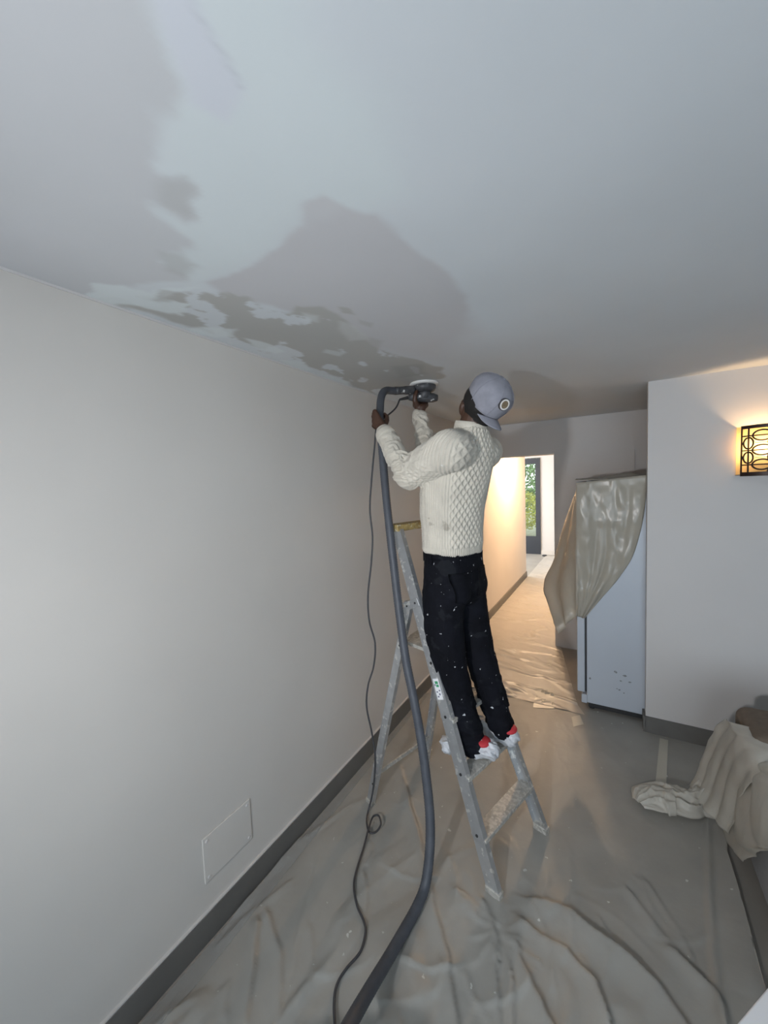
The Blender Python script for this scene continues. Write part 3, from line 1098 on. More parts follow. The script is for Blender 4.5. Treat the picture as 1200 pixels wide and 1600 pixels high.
# ------------------------------------------------------------------ drywall sander, hose, cable
PC = (0.675, 0.235)                              # pad centre (c, l)
AX = np.array([-0.62, 0.78])                     # handle axis in (c, l), pointing away from the hose
sd = empty('drywall_sander', tuple(W(PC[0], PC[1], 2.12)), 'dusty dark drywall sander pressed against the ceiling by the man', 'power tool')
obj('sanding_pad', *lathe(W(*PC, H - 0.014), (0, 0, 1), [(0, 0.066), (0.003, 0.080), (0.010, 0.082), (0.0125, 0.079), (0.013, 0.01)], 36), M_pad, sd, smooth=True)
obj('shroud', *lathe(W(*PC, H - 0.052), (0, 0, 1), [(0, 0.040), (0.006, 0.058), (0.020, 0.066), (0.034, 0.066), (0.037, 0.060), (0.038, 0.02)], 30), M_sand, sd, smooth=True)
obj('gear_case', *lathe(W(*PC, H - 0.092), (0, 0, 1), [(0, 0.022), (0.006, 0.032), (0.030, 0.036), (0.044, 0.034), (0.046, 0.02)], 22), M_sand, sd, smooth=True)
ha = np.array([*(PC + AX * 0.075), H - 0.086])
hb = np.array([*(PC - AX * 0.090), H - 0.074])
obj('motor_grip', *tube([W(*(hb + (ha - hb) * t)) for t in np.linspace(0, 1, 8)], [0.020, 0.026, 0.0275, 0.0275, 0.0275, 0.0275, 0.026, 0.018], 16), M_sand, sd, smooth=True)
obj('switch', *obox(W(PC[0] - AX[0] * 0.02 + 0.0, PC[1] - AX[1] * 0.02 - 0.026, H - 0.08), LCV, LLV, ZV, 0.02, 0.004, 0.006), M_pad, sd)
# suction elbow going from the shroud to the hose
e0 = np.array([PC[0] + 0.030, PC[1] - 0.055, H - 0.040])
e1 = np.array([0.735, 0.060, H - 0.056])
obj('suction_port', *tube([W(*(e0 + (e1 - e0) * t)) for t in np.linspace(0, 1, 8)], [0.024, 0.024, 0.0235, 0.0235, 0.021, 0.0215, 0.0215, 0.022], 16), M_sand, sd, smooth=True)
obj('cable_sleeve', *tube([W(PC[0] + 0.055, PC[1] - 0.080, H - 0.082), W(PC[0] + 0.075, PC[1] - 0.125, H - 0.094)], [0.010, 0.006], 10), M_dark, sd)

HH = np.array([0.660, -0.130, 2.000])      # where the left hand grips the hose
hand_w = W(*HH)
hp = [W(0.735, 0.075, H - 0.056), W(0.738, 0.035, H - 0.058), W(0.735, -0.005, H - 0.063), W(0.722, -0.045, H - 0.085), W(0.705, -0.078, H - 0.130), W(0.682, -0.105, H - 0.18),
      hand_w]
dep = lambda P_: float(CR[2] @ (np.asarray(P_) - CO))
d0 = dep(hand_w)
low = [((597, 700), 0.0), ((601, 750), 0.0), ((607, 810), 0.0), ((616, 890), 0.0), ((625, 965), 0.0), ((634, 1030), 0.0), ((645, 1085), 0.0), ((657, 1150), 0.0), ((666, 1215), 0.0), ((672, 1280), 0.0),
       ((671, 1335), 0.0), ((664, 1385), 0.0)]
cont = onZ((664, 1385), 0.050)
d1 = dep(cont)
for i, (p, _) in enumerate(low[:-1]):
    t = (i + 1) / len(low)
    hp.append(onD(p, d0 + (d1 - d0) * (t ** 1.15)))
hp.append(cont)
for p, zz in (((650, 1420), 0.030), ((631, 1455), 0.034), ((607, 1497), 0.055), ((583, 1537), 0.095), ((558, 1580), 0.15), ((536, 1620), 0.21), ((515, 1665), 0.28), ((485, 1750), 0.38)):
    hp.append(onZ(p, zz))
for q in ((-0.80, 0.36, 0.34), (-0.92, 0.02, 0.20), (-0.97, -0.40, 0.06), (-0.93, -0.85, 0.035)):
    hp.append(np.array(q))
hs = catmull(hp, 14)
seg = np.concatenate([[0], np.cumsum(np.linalg.norm(np.diff(hs, axis=0), axis=1))])
uu = np.arange(0, seg[-1], 0.006)
hs = np.stack([np.interp(uu, seg, hs[:, k]) for k in range(3)], 1)
obj('vacuum_hose', *tube(hs, 0.0192, 16, rib=0.0012, ribn=2), M_hose, smooth=True,
    label='thick grey ribbed vacuum hose running from the sander down to the floor', cat='hose')

cb = [W(PC[0] + 0.075, PC[1] - 0.125, H - 0.094), W(0.715, 0.04, H - 0.155), W(0.690, -0.06, H - 0.215), W(0.695, -0.115, 1.985), W(0.69, -0.135, 1.93)]
d0 = dep(cb[-1])
clow = [(585, 700), (581, 745), (578, 795), (582, 838), (580, 880), (575, 930), (577, 970), (586, 1005), (584, 1040), (575, 1072), (573, 1105), (581, 1145), (586, 1180), (585, 1215), (581, 1245)]
cfloor = [(575, 1268), (573, 1285), (577, 1300), (587, 1300), (595, 1288), (592, 1275), (583, 1276), (576, 1295), (568, 1325), (557, 1360), (553, 1385), (558, 1415), (569, 1440), (571, 1458), (563, 1487), (540, 1515), (526, 1540), (522, 1570), (524, 1610), (530, 1680)]
d1 = dep(onZ(cfloor[0], 0.01))
for i, p in enumerate(clow):
    t = (i + 1) / (len(clow) + 1)
    cb.append(onD(p, d0 + (d1 - d0) * t))
for i, p in enumerate(cfloor):
    cb.append(onZ(p, 0.022 + (0.012 if 3 < i < 8 else 0)))
for q in ((-0.72, 0.35, 0.022), (-0.80, -0.20, 0.022), (-0.76, -0.85, 0.022)):
    cb.append(np.array(q))
obj('power_cable', *tube(catmull(cb, 8), 0.0046, 8), M_cable, smooth=True,
    label='thin dark power cable hanging from the sander with a small loop on the floor', cat='cable')

# ------------------------------------------------------------------ the man
man = empty('person', tuple(W(0.20, 0.0, 0.42)), 'person in cream cable-knit sweater and backwards grey cap sanding the ceiling', 'person')


def sph_prim(c_, axes, rad, nu=18, nv=12):
    c_ = np.asarray(c_, float)
    V = []
    for i in range(nv + 1):
        th = math.pi * i / nv
        for k in range(nu):
            ph = 2 * math.pi * k / nu
            v = np.array([math.sin(th) * math.cos(ph) * rad[0], math.sin(th) * math.sin(ph) * rad[1], math.cos(th) * rad[2]])
            V.append(c_ + axes[0] * v[0] + axes[1] * v[1] + axes[2] * v[2])
    F = []
    for i in range(nv):
        for k in range(nu):
            k2 = (k + 1) % nu
            a, b, c2, d = i * nu + k, i * nu + k2, (i + 1) * nu + k2, (i + 1) * nu + k
            if i == 0:
                F.append((a, d, c2))
            elif i == nv - 1:
                F.append((a, d, b))
            else:
                F.append((a, d, c2, b))
    # weld poles
    V = np.array(V)
    return V, F


def ell(c, rad, axes=None):
    """c in ladder coordinates; axes default c, l, z"""
    if axes is None:
        axes = (LCV, -LLV, ZV)
        rad = (rad[0], rad[1], rad[2])
    return sph_prim(W(*c), axes, rad)


def chain(P, R_, n=16, wo=False):
    """tapered limb through joints in ladder coordinates"""
    Q = [W(*p) for p in P] if not wo else [np.asarray(p, float) for p in P]
    out = []
    for i in range(len(Q) - 1):
        a, b = Q[i], Q[i + 1]
        ra, rb = R_[i], R_[i + 1]
        ax = b - a
        L = np.linalg.norm(ax)
        if L < 1e-6:
            continue
        prof = []
        for t in np.linspace(0, math.pi / 2, 5)[:-1]:
            prof.append((-ra * math.cos(t), max(ra * math.sin(t), 1e-4)))
        for t in np.linspace(0, 1, 5):
            prof.append((t * L, ra + (rb - ra) * t))
        for t in np.linspace(math.pi / 2, math.pi, 5)[1:]:
            prof.append((L - rb * math.cos(t), max(rb * math.sin(t), 1e-4)))
        out.append(lathe(a, ax, prof, n))
    return out


def loft(rings, n=40):
    """rings (c, l, z, rc, rl[, tilt])"""
    V = []
    for r_ in rings:
        c, l, z, rc, rl = r_[:5]
        tl_ = r_[5] if len(r_) > 5 else 0
        for k in range(n):
            a = 2 * math.pi * k / n
            ca_, sa = math.cos(a), math.sin(a)
            e = 0.88
            x = math.copysign(abs(ca_) ** e, ca_) * rc
            y = math.copysign(abs(sa) ** e, sa) * rl
            V.append(W(c + x, l + y, z + tl_ * x))
    F = []
    for i in range(len(rings) - 1):
        for k in range(n):
            k2 = (k + 1) % n
            F.append((i * n + k2, i * n + k, (i + 1) * n + k, (i + 1) * n + k2))
    F.append(tuple(range(n)))
    F.append(tuple(reversed(range((len(rings) - 1) * n, len(rings) * n))))
    return np.array(V), F


def voxel(name, prims, size, m_, parent, smooth_it=4, post=None, hair=None):
    V, F = join(*prims)
    me = bpy.data.meshes.new('tmp')
    me.from_pydata(V.tolist(), [], F)
    bm = bmesh.new()
    bm.from_mesh(me)
    bmesh.ops.remove_doubles(bm, verts=bm.verts, dist=1e-6)
    bmesh.ops.recalc_face_normals(bm, faces=bm.faces)
    bm.to_mesh(me)
    bm.free()
    t = bpy.data.objects.new('tmp', me)
    COL.objects.link(t)
    md = t.modifiers.new('r', 'REMESH')
    md.mode = 'VOXEL'
    md.voxel_size = size
    dg = bpy.context.evaluated_depsgraph_get()
    ev = t.evaluated_get(dg)
    me2 = bpy.data.meshes.new_from_object(ev)
    bpy.data.objects.remove(t)
    n = len(me2.vertices)
    co = np.empty(n * 3)
    me2.vertices.foreach_get('co', co)
    co = co.reshape(-1, 3)
    ed = np.empty(len(me2.edges) * 2, np.int32)
    me2.edges.foreach_get('vertices', ed)
    ed = ed.reshape(-1, 2)
    deg = np.bincount(ed.ravel(), minlength=n).astype(float)[:, None]
    for it in range(smooth_it):
        acc = np.zeros_like(co)
        for k in range(3):
            acc[:, k] = np.bincount(ed[:, 0], co[ed[:, 1], k], n) + np.bincount(ed[:, 1], co[ed[:, 0], k], n)
        co = co * 0.4 + 0.6 * acc / np.maximum(deg, 1)
    me2.vertices.foreach_set('co', co.ravel())
    me2.update()
    if post is not None:
        nr = np.empty(n * 3)
        me2.vertex_normals.foreach_get('vector', nr)
        co = post(co, nr.reshape(-1, 3))
    co = co - root_loc(parent)
    me2.vertices.foreach_set('co', co.ravel())
    me2.polygons.foreach_set('use_smooth', np.full(len(me2.polygons), True))
    me2.materials.clear()
    me2.materials.append(m_)
    me2.update()
    me2.name = name
    o = bpy.data.objects.new(name, me2)
    COL.objects.link(o)
    o.parent = parent
    return o


# joints (c, l, z)
LS, LE, LWR = (0.195, -0.170, 1.795), (0.425, -0.178, 1.712), (0.592, -0.160, 1.912)
RS, RE, RWR = (0.245, 0.165, 1.805), (0.545, 0.115, 1.790), (0.690, 0.205, 2.050)
LH, LK, LA = (0.315, -0.085, 1.16), (0.285, -0.098, 0.80), (0.198, -0.072, 0.505)
RH, RK, RA = (0.320, 0.085, 1.16), (0.250, 0.090, 0.83), (0.140, 0.092, 0.520)

# head frame
hy, hpch = math.radians(-40), math.radians(34)
hf = Wv(math.cos(hpch) * math.cos(hy), -math.sin(hy) * math.cos(hpch), math.sin(hpch))
hl = np.cross(ZV, hf)
hl /= np.linalg.norm(hl)
hu = np.cross(hf, hl)
HC0 = W(0.158, 0.0, 2.000)


def hd(f, l, u):
    return HC0 + hf * f + hl * l + hu * u


HAX = (hf, hl, hu)
body = []
body += [sph_prim(HC0, HAX, (0.092, 0.072, 0.092)), sph_prim(hd(0.040, 0, -0.055), HAX, (0.058, 0.058, 0.062)),
         sph_prim(hd(0.068, 0, -0.100), HAX, (0.028, 0.030, 0.022)), sph_prim(hd(0.088, 0, 0.008), HAX, (0.016, 0.050, 0.014)),
         sph_prim(hd(0.102, 0, -0.030), HAX, (0.018, 0.015, 0.017)), sph_prim(hd(0.094, 0, -0.012), HAX, (0.012, 0.009, 0.026)),
         sph_prim(hd(0.092, 0, -0.066), HAX, (0.013, 0.024, 0.008)), sph_prim(hd(0.090, 0, -0.079), HAX, (0.013, 0.021, 0.008)),
         sph_prim(hd(0.070, 0.042, -0.030), HAX, (0.024, 0.022, 0.026)), sph_prim(hd(0.070, -0.042, -0.030), HAX, (0.024, 0.022, 0.026))]
for s in (-1, 1):
    body.append(sph_prim(hd(-0.004, s * 0.078, -0.020), HAX, (0.018, 0.011, 0.030)))
    body.append(sph_prim(hd(0.025, s * 0.052, -0.060), HAX, (0.042, 0.016, 0.036)))
body += chain([(0.235, 0, 1.80), (0.205, 0, 1.90), (0.165, 0.0, 1.965)], [0.068, 0.060, 0.062])
body += [loft([(0.33, 0, 1.12, 0.09, 0.13), (0.32, 0, 1.3, 0.095, 0.135), (0.32, 0, 1.5, 0.10, 0.145), (0.29, 0, 1.7, 0.10, 0.15), (0.24, 0, 1.82, 0.07, 0.11)], 24)]
body += chain([LS, LE, LWR], [0.052, 0.040, 0.027]) + chain([RS, RE, RWR], [0.052, 0.040, 0.027])
body += chain([LH, LK, LA], [0.075, 0.050, 0.036]) + chain([RH, RK, RA], [0.075, 0.050, 0.036])
body += chain([LA, (0.16, -0.06, 0.475), (0.275, -0.105, 0.45)], [0.034, 0.032, 0.026]) + chain([RA, (0.12, 0.092, 0.478), (0.25, 0.085, 0.462)], [0.034, 0.032, 0.026])
# left hand: palm on the camera side of the hose, fingers round it
kn = [(0.648, -0.172, 2.028), (0.655, -0.174, 2.006), (0.656, -0.172, 1.985), (0.652, -0.168, 1.966)]
body += chain([LWR, (0.612, -0.164, 1.945)], [0.027, 0.026])
for i, k_ in enumerate(kn):
    body += chain([(0.606 + 0.004 * i, -0.163, 1.945 - 0.006 * i + 0.01), k_], [0.018, 0.0135], 10)
fl_ = [0.95, 1.06, 1.0, 0.82]
for i, k_ in enumerate(kn):
    z0 = k_[2]
    s = fl_[i]
    hc, hl_ = HH[0] + (z0 - 2.0) * 0.22, HH[1] + (z0 - 2.0) * 0.25
    ang = [250, 205 - 0, 160 - 6 * (s - 1) * 10, 110 - 30 * (s - 1)]
    rr = 0.0312
    pts = [k_]
    # go round the hose on the +c side
    for a_ in (-62, -8, 42, 42 + 42 * s):
        a2 = math.radians(a_)
        pts.append((hc + rr * math.cos(a2), hl_ + rr * math.sin(a2), z0 - 0.004 * len(pts)))
    body += chain(pts, [0.0130, 0.0118, 0.0108, 0.0100, 0.0088], 10)
body += chain([(0.612, -0.150, 1.955), (0.622, -0.118, 1.985), (0.640, -0.098, 2.008), (0.662, -0.095, 2.026)], [0.018, 0.0135, 0.0115, 0.0095], 10)
# right hand: palm under the motor grip, fingers curling up its far side
gA = np.array([*(PC - AX * 0.010), H - 0.081])
axp = np.array([AX[0], AX[1], 0.0])
bx_ = np.array([0.78, 0.62, 0.0])          # away from the man
gz = np.array([0, 0, 1.0])


def rg(a, b, z):
    return tuple(gA + axp * a + bx_ * b + gz * z)


body += chain([RWR, rg(-0.012, -0.012, -0.062)], [0.027, 0.025])
for i, a_ in enumerate((-0.044, -0.021, 0.002, 0.023)):
    s = (0.95, 1.05, 1.0, 0.82)[i]
    k_ = rg(a_, 0.022, -0.040)
    body += chain([rg(-0.012 + a_ * 0.5, -0.012, -0.055), k_], [0.019, 0.0135], 10)
    pts = [k_]
    for an in (-30, 18, 60, 60 + 36 * s):
        a2 = math.radians(an)
        pts.append(rg(a_ + 0.002 * len(pts), 0.0395 * math.cos(a2), 0.0395 * math.sin(a2)))
    body += chain(pts, [0.0130, 0.0118, 0.0108, 0.0100, 0.0088], 10)
body += chain([rg(-0.035, -0.016, -0.050), rg(-0.052, -0.034, -0.026), rg(-0.050, -0.040, 0.004), rg(-0.040, -0.034, 0.026)], [0.019, 0.0140, 0.0118, 0.0098], 10)
bodyo = voxel('body', body, 0.0032, M_skin, man, 3)
for s in (-1, 1):
    e = obj('eye', *sph_prim(hd(0.081, s * 0.031, -0.010), HAX, (0.0135, 0.0135, 0.0135), 14, 10), M_white, man, smooth=True)
    obj('iris', *sph_prim(hd(0.0905, s * 0.031, -0.010), HAX, (0.0045, 0.006, 0.006), 10, 8), M_hair, e, smooth=True)
# short hair and beard line under the cap
hairp = [sph_prim(hd(-0.008, 0, 0.004), HAX, (0.087, 0.074, 0.090)), sph_prim(hd(-0.030, 0, -0.045), HAX, (0.055, 0.064, 0.050))]
voxel('hair', hairp, 0.005, M_hair, man, 2, post=lambda co, n_: co)
beard = [sph_prim(hd(0.066, 0, -0.108), HAX, (0.026, 0.030, 0.016)), sph_prim(hd(0.040, 0.034, -0.090), HAX, (0.034, 0.018, 0.022)), sph_prim(hd(0.040, -0.034, -0.090), HAX, (0.034, 0.018, 0.022))]
voxel('beard', beard, 0.004, M_hair, man, 2)

# sweater
sw = [loft([(0.324, 0, 1.340, 0.110, 0.150, 0.10), (0.324, 0, 1.350, 0.118, 0.156, 0.08), (0.322, 0, 1.375, 0.120, 0.157, 0.05), (0.320, 0, 1.45, 0.120, 0.158), (0.317, 0, 1.53, 0.127, 0.166),
            (0.308, 0, 1.62, 0.135, 0.176), (0.292, 0, 1.70, 0.134, 0.180), (0.270, 0, 1.76, 0.124, 0.178), (0.245, 0, 1.82, 0.105, 0.150), (0.225, 0, 1.86, 0.084, 0.112),
            (0.212, 0, 1.885, 0.072, 0.080), (0.205, 0, 1.900, 0.066, 0.070)], 48)]
sw += chain([(0.215, -0.10, 1.80), LS, (0.31, -0.185, 1.755), LE, (0.50, -0.172, 1.795), LWR, (0.598, -0.159, 1.919)], [0.090, 0.088, 0.080, 0.070, 0.060, 0.046, 0.043])
sw += [ell((0.395, -0.180, 1.692), (0.075, 0.058, 0.045)), ell((0.32, -0.182, 1.735), (0.075, 0.06, 0.062))]
sw += chain([(0.24, 0.10, 1.80), RS, (0.40, 0.145, 1.79), RE, (0.62, 0.16, 1.92), RWR, (0.692, 0.206, 2.054)], [0.088, 0.084, 0.072, 0.064, 0.052, 0.040, 0.037])


def seg_param(P_, pts):
    best = np.full(len(P_), 1e9)
    sp = np.zeros(len(P_))
    acc = 0
    Q = [W(*p) for p in pts]
    for a, b in zip(Q[:-1], Q[1:]):
        ab = b - a
        L = np.linalg.norm(ab)
        t = np.clip((P_ - a) @ ab / (L * L), 0, 1)
        d = np.linalg.norm(P_ - (a + t[:, None] * ab), axis=1)
        m_ = d < best
        best = np.where(m_, d, best)
        sp = np.where(m_, acc + t * L, sp)
        acc += L
    return best, sp, acc


def knit(co, nr):
    P_ = co - LM
    c = P_ @ LCV
    l = P_ @ LLV
    z = co[:, 2]
    dL, sL, LL = seg_param(co, [LS, LE, LWR])
    dR, sR, LR = seg_param(co, [RS, RE, RWR])
    armL = np.clip((0.100 - dL) / 0.02, 0, 1) * np.clip((sL - 0.045) / 0.03, 0, 1)
    armR = np.clip((0.100 - dR) / 0.02, 0, 1) * np.clip((sR - 0.045) / 0.03, 0, 1)
    arm = np.maximum(armL, armR)
    c0 = np.interp(z, [1.34, 1.53, 1.62, 1.70, 1.76, 1.82, 1.9], [0.324, 0.317, 0.308, 0.292, 0.27, 0.245, 0.205])
    rc = np.interp(z, [1.34, 1.62, 1.70, 1.82, 1.9], [0.128, 0.145, 0.143, 0.105, 0.066])
    rl = np.interp(z, [1.34, 1.62, 1.70, 1.82, 1.9], [0.166, 0.188, 0.192, 0.155, 0.07])
    th = np.degrees(np.abs(np.arctan2(l / rl, (c - c0) / rc)))      # 0 front, 180 back
    sgn = np.sign(l)
    u = (180 - th) * sgn / 180 * 0.52                               # metres from centre back
    # diamond lattice on the back (narrowing at the waist), ribs on the side
    pw, ph = 0.031, 0.040
    d1 = np.cos(2 * math.pi * (u / pw + z / ph))
    d2 = np.cos(2 * math.pi * (u / pw - z / ph))
    lat_ = np.maximum(d1, d2)
    over = 0.5 + 0.5 * np.cos(2 * math.pi * (2 * z / ph))
    dia = 0.0046 * np.clip(lat_, -0.6, 1) + 0.0008 * over
    ribs = 0.0028 * np.cos(2 * math.pi * u / 0.0145)
    cab = 0.0035 * np.cos(2 * math.pi * u / 0.036) * (0.6 + 0.4 * np.cos(2 * math.pi * z / 0.035))
    plain = 0.0009 * np.cos(2 * math.pi * z / 0.011)
    wd = 1 / (1 + np.exp(-(th - 128) / 2.0))
    wr = 1 / (1 + np.exp(-(th - 84) / 2.0)) * (1 - wd)
    wc = 1 / (1 + np.exp(-(th - 66) / 2.0)) * (1 - wr - wd)
    disp = dia * wd + ribs * wr + cab * wc * 0.4 + plain * (1 - wd - wr - wc)
    hem = np.clip((1.375 - z) / 0.008, 0, 1)
    disp = disp * (1 - hem) + hem * 0.0015 * np.cos(2 * math.pi * u / 0.012)
    # big soft folds on the torso
    disp += 0.010 * fbm(u * 7 + z * 2.5, z * 4.0 - u * 3, 21, 3) * 2
    # sleeve folds
    ang = np.arctan2((co - W(*LE)) @ LLV, z - 1.72)
    bend = np.exp(-((sL - 0.255) / 0.11) ** 2)
    g1 = fbm(sL * 17 + ang * 1.1, ang * 1.3 - sL * 6, 3, 3)
    g2 = fbm(sL * 11 - ang * 1.7, ang * 1.5 + sL * 5, 13, 3)
    foldL = 0.017 * (0.5 - np.clip(np.abs(g1) / 0.10, 0, 1)) * (0.25 + 0.75 * bend) + 0.012 * (0.5 - np.clip(np.abs(g2) / 0.09, 0, 1)) * (0.3 + 0.5 * bend)
    under = np.clip(-np.cos(ang) * 0.5 + 0.5, 0, 1) * np.clip((0.30 - sL) / 0.1, 0, 1)
    foldL = foldL * (1 - 0.6 * under) + under * 0.0028 * np.maximum(np.cos(2 * math.pi * (ang * 2.2 + sL / 0.034)), np.cos(2 * math.pi * (ang * 2.2 - sL / 0.034)))
    angR = np.arctan2((co - W(*RE)) @ LLV, (co - W(*RE)) @ LCV)
    g3 = fbm(sR * 15, angR * 1.2, 9, 3)
    foldR = 0.012 * (0.5 - np.clip(np.abs(g3) / 0.1, 0, 1))
    cuffL = np.clip((sL - (LL - 0.035)) / 0.006, 0, 1)
    disp = disp * (1 - arm) + armL * foldL * (1 - cuffL) + armR * foldR
    disp *= np.clip((1.905 - z) / 0.02, 0.1, 1) + arm * 0.0 + (z > 1.905) * arm * 0.9
    return co + nr * disp[:, None]


swo = voxel('sweater', sw, 0.0031, M_knit, man, 8, post=knit)


def ringband(name, c0, ax, sxv, r0, r1, h, th, m_, parent, sq=(1, 1), n=36, post=None):
    prof = [(0, r0 - th), (0, r0), (h * 0.25, r0 + (r1 - r0) * 0.25 + 0.002), (h * 0.75, r0 + (r1 - r0) * 0.75 + 0.002), (h, r1), (h, r1 - th)]
    ax = np.asarray(ax, float) / np.linalg.norm(ax)
    u = np.asarray(sxv, float)
    u = u - ax * (u @ ax)
    u /= np.linalg.norm(u)
    v = np.cross(ax, u)
    V, F = [], []
    for hh, r in prof:
        for k in range(n):
            a = 2 * math.pi * k / n
            V.append(np.asarray(c0) + ax * hh + r * (u * math.cos(a) * sq[0] + v * math.sin(a) * sq[1]))
    m_n = len(prof)
    for i in range(m_n):
        j = (i + 1) % m_n
        for k in range(n):
            k2 = (k + 1) % n
            F.append((i * n + k, i * n + k2, j * n + k2, j * n + k))
    return obj(name, V, F, m_, parent, smooth=True)


ringband('collar', W(0.212, 0, 1.884), Wv(-0.22, 0, 1), LCV, 0.073, 0.070, 0.044, 0.009, M_knit, swo, (1.0, 0.98))
la = np.array(LWR) - np.array(LE)
ringband('cuff', W(*(np.array(LWR) - la * 0.10)), Wv(*la), LLV, 0.0500, 0.046, 0.040, 0.006, M_knit, swo)
ra = np.array(RWR) - np.array(RE)
ringband('cuff', W(*(np.array(RWR) - ra * 0.12)), Wv(*ra), LLV, 0.043, 0.039, 0.044, 0.006, M_knit, swo)

# jeans
jn = [loft([(0.324, 0, 1.375, 0.100, 0.140), (0.324, 0, 1.33, 0.109, 0.148), (0.318, 0, 1.26, 0.118, 0.156), (0.315, 0, 1.20, 0.121, 0.160), (0.318, 0, 1.13, 0.112, 0.165), (0.318, 0, 1.09, 0.08, 0.12)], 44)]
jn += chain([LH, (0.318, -0.094, 1.00), LK, (0.240, -0.085, 0.64), LA, (0.192, -0.070, 0.492)], [0.100, 0.095, 0.084, 0.076, 0.068, 0.066])
jn += chain([RH, (0.295, 0.090, 1.00), RK, (0.190, 0.090, 0.66), RA, (0.134, 0.092, 0.507)], [0.096, 0.088, 0.078, 0.070, 0.064, 0.062])
jn += [ell((0.250, -0.075, 1.175), (0.062, 0.080, 0.085)), ell((0.262, 0.075, 1.175), (0.055, 0.075, 0.085))]


def denim(co, nr):
    P_ = co - LM
    c = P_ @ LCV
    l = P_ @ LLV
    z = co[:, 2]
    d = 0.016 * fbm(c * 9 + l * 6, z * 7 + c * 3, 61, 3)
    lowz = np.clip((0.78 - z) / 0.2, 0, 1)
    g = fbm(c * 11 + l * 7 + z * 3, z * 13 - c * 6, 4, 3)
    d += (0.25 + lowz) * 0.010 * (0.5 - np.clip(np.abs(g) / 0.09, 0, 1))
    return co + nr * d[:, None]


jo = voxel('jeans', jn, 0.0062, M_jean, man, 6, post=denim)
# waistband, belt loops, back pockets
ringband('waistband', W(0.324, 0, 1.318), Wv(0.02, 0, 1), LCV, 0.1160, 0.1110, 0.040, 0.010, M_jean, jo, (1.0, 1.35))
for (cc, ll) in ((0.324, -0.158), (0.226, -0.095), (0.226, 0.095), (0.422, -0.095)):
    nrm = np.array([(cc - 0.324) / 0.115, ll / 0.155, 0])
    nrm /= np.linalg.norm(nrm)
    wv = Wv(*nrm)
    tv = np.cross(ZV, wv)
    obj('belt_loop', *obox(W(cc, ll, 1.318), tv, wv, ZV, 0.005, 0.004, 0.022), M_jean, jo)
from mathutils.bvhtree import BVHTree
jloc = root_loc(jo)
bvh = BVHTree.FromPolygons([tuple(np.array(v.co) + jloc) for v in jo.data.vertices], [tuple(p.vertices) for p in jo.data.polygons])
for ll in (-0.080, 0.080):
    V = np.zeros((2, 11, 11, 3))
    for i in range(11):
        for j in range(11):
            a, b = -1 + 0.2 * i, j / 10
            zz = 1.262 - 0.125 * b - 0.018 * (1 - abs(a)) * b
            lc = ll + a * 0.056 * (1 - 0.08 * b)
            start = W(-0.2, lc, zz)
            hit = bvh.ray_cast(Vector(start), Vector(LCV))
            p_ = np.array(hit[0]) if hit[0] is not None else W(0.2, lc, zz)
            V[0, i, j] = p_ - LCV * 0.004
            V[1, i, j] = p_ + LCV * 0.004
    F = []
    for i in range(10):
        for j in range(10):
            a = i * 11 + j
            f_ = (a, a + 1, a + 12, a + 11)
            F += [tuple(reversed(f_)), tuple(k + 121 for k in f_)]
    rim = [i * 11 for i in range(11)] + [110 + j for j in range(1, 11)] + [i * 11 + 10 for i in range(9, -1, -1)] + [j for j in range(9, 0, -1)]
    for k in range(len(rim)):
        a, b = rim[k], rim[(k + 1) % len(rim)]
        F.append((a, b, b + 121, a + 121))
    obj('back_pocket', V.reshape(-1, 3), F, M_jean, jo, smooth=True)

# shoes in white covers
def shoe(ank, heel, toe, zsole):
    A_, Hh, T_ = np.array(ank), np.array(heel), np.array(toe)
    pr = chain([tuple(Hh), tuple(Hh * 0.5 + T_ * 0.5), tuple(T_)], [0.043, 0.043, 0.040], 18)
    dv = (T_ - Hh) / np.linalg.norm(T_ - Hh)
    sd_ = np.array([-dv[1], dv[0], 0])
    pr += chain([tuple(T_ + sd_ * 0.012), tuple(T_ - sd_ * 0.012)], [0.036, 0.036], 16)
    pr += chain([tuple(Hh * 0.75 + T_ * 0.25 + np.array([0, 0, 0.015])), tuple(A_ + np.array([0, 0, -0.012]))], [0.046, 0.044], 16)

    def crinkle(co, nr):
        g = fbm(co[:, 0] * 24 + co[:, 2] * 15, co[:, 1] * 24 + co[:, 2] * 20, 15, 3)
        d = 0.011 * (0.5 - np.clip(np.abs(g) / 0.11, 0, 1))
        co = co + nr * d[:, None]
        return co
    return voxel('shoe', pr, 0.0042, M_shoe, man, 3, post=crinkle)


s1 = shoe(LA, (0.118, -0.045, 0.474), (0.292, -0.112, 0.452), 0.42)
s2 = shoe(RA, (0.098, 0.096, 0.474), (0.255, 0.084, 0.466), 0.42)
s1['label'] = 'white plastic-covered shoe standing on the step'
s2['label'] = 'white plastic-covered shoe behind, on the same step'
for so, hc_ in ((s1, (0.142, -0.058, 0.507)), (s2, (0.098, 0.094, 0.514))):
    pr = [ell(hc_, (0.036, 0.040, 0.017))]
    voxel('heel_tab', pr, 0.004, M_red, so, 2)['label'] = 'red heel collar'

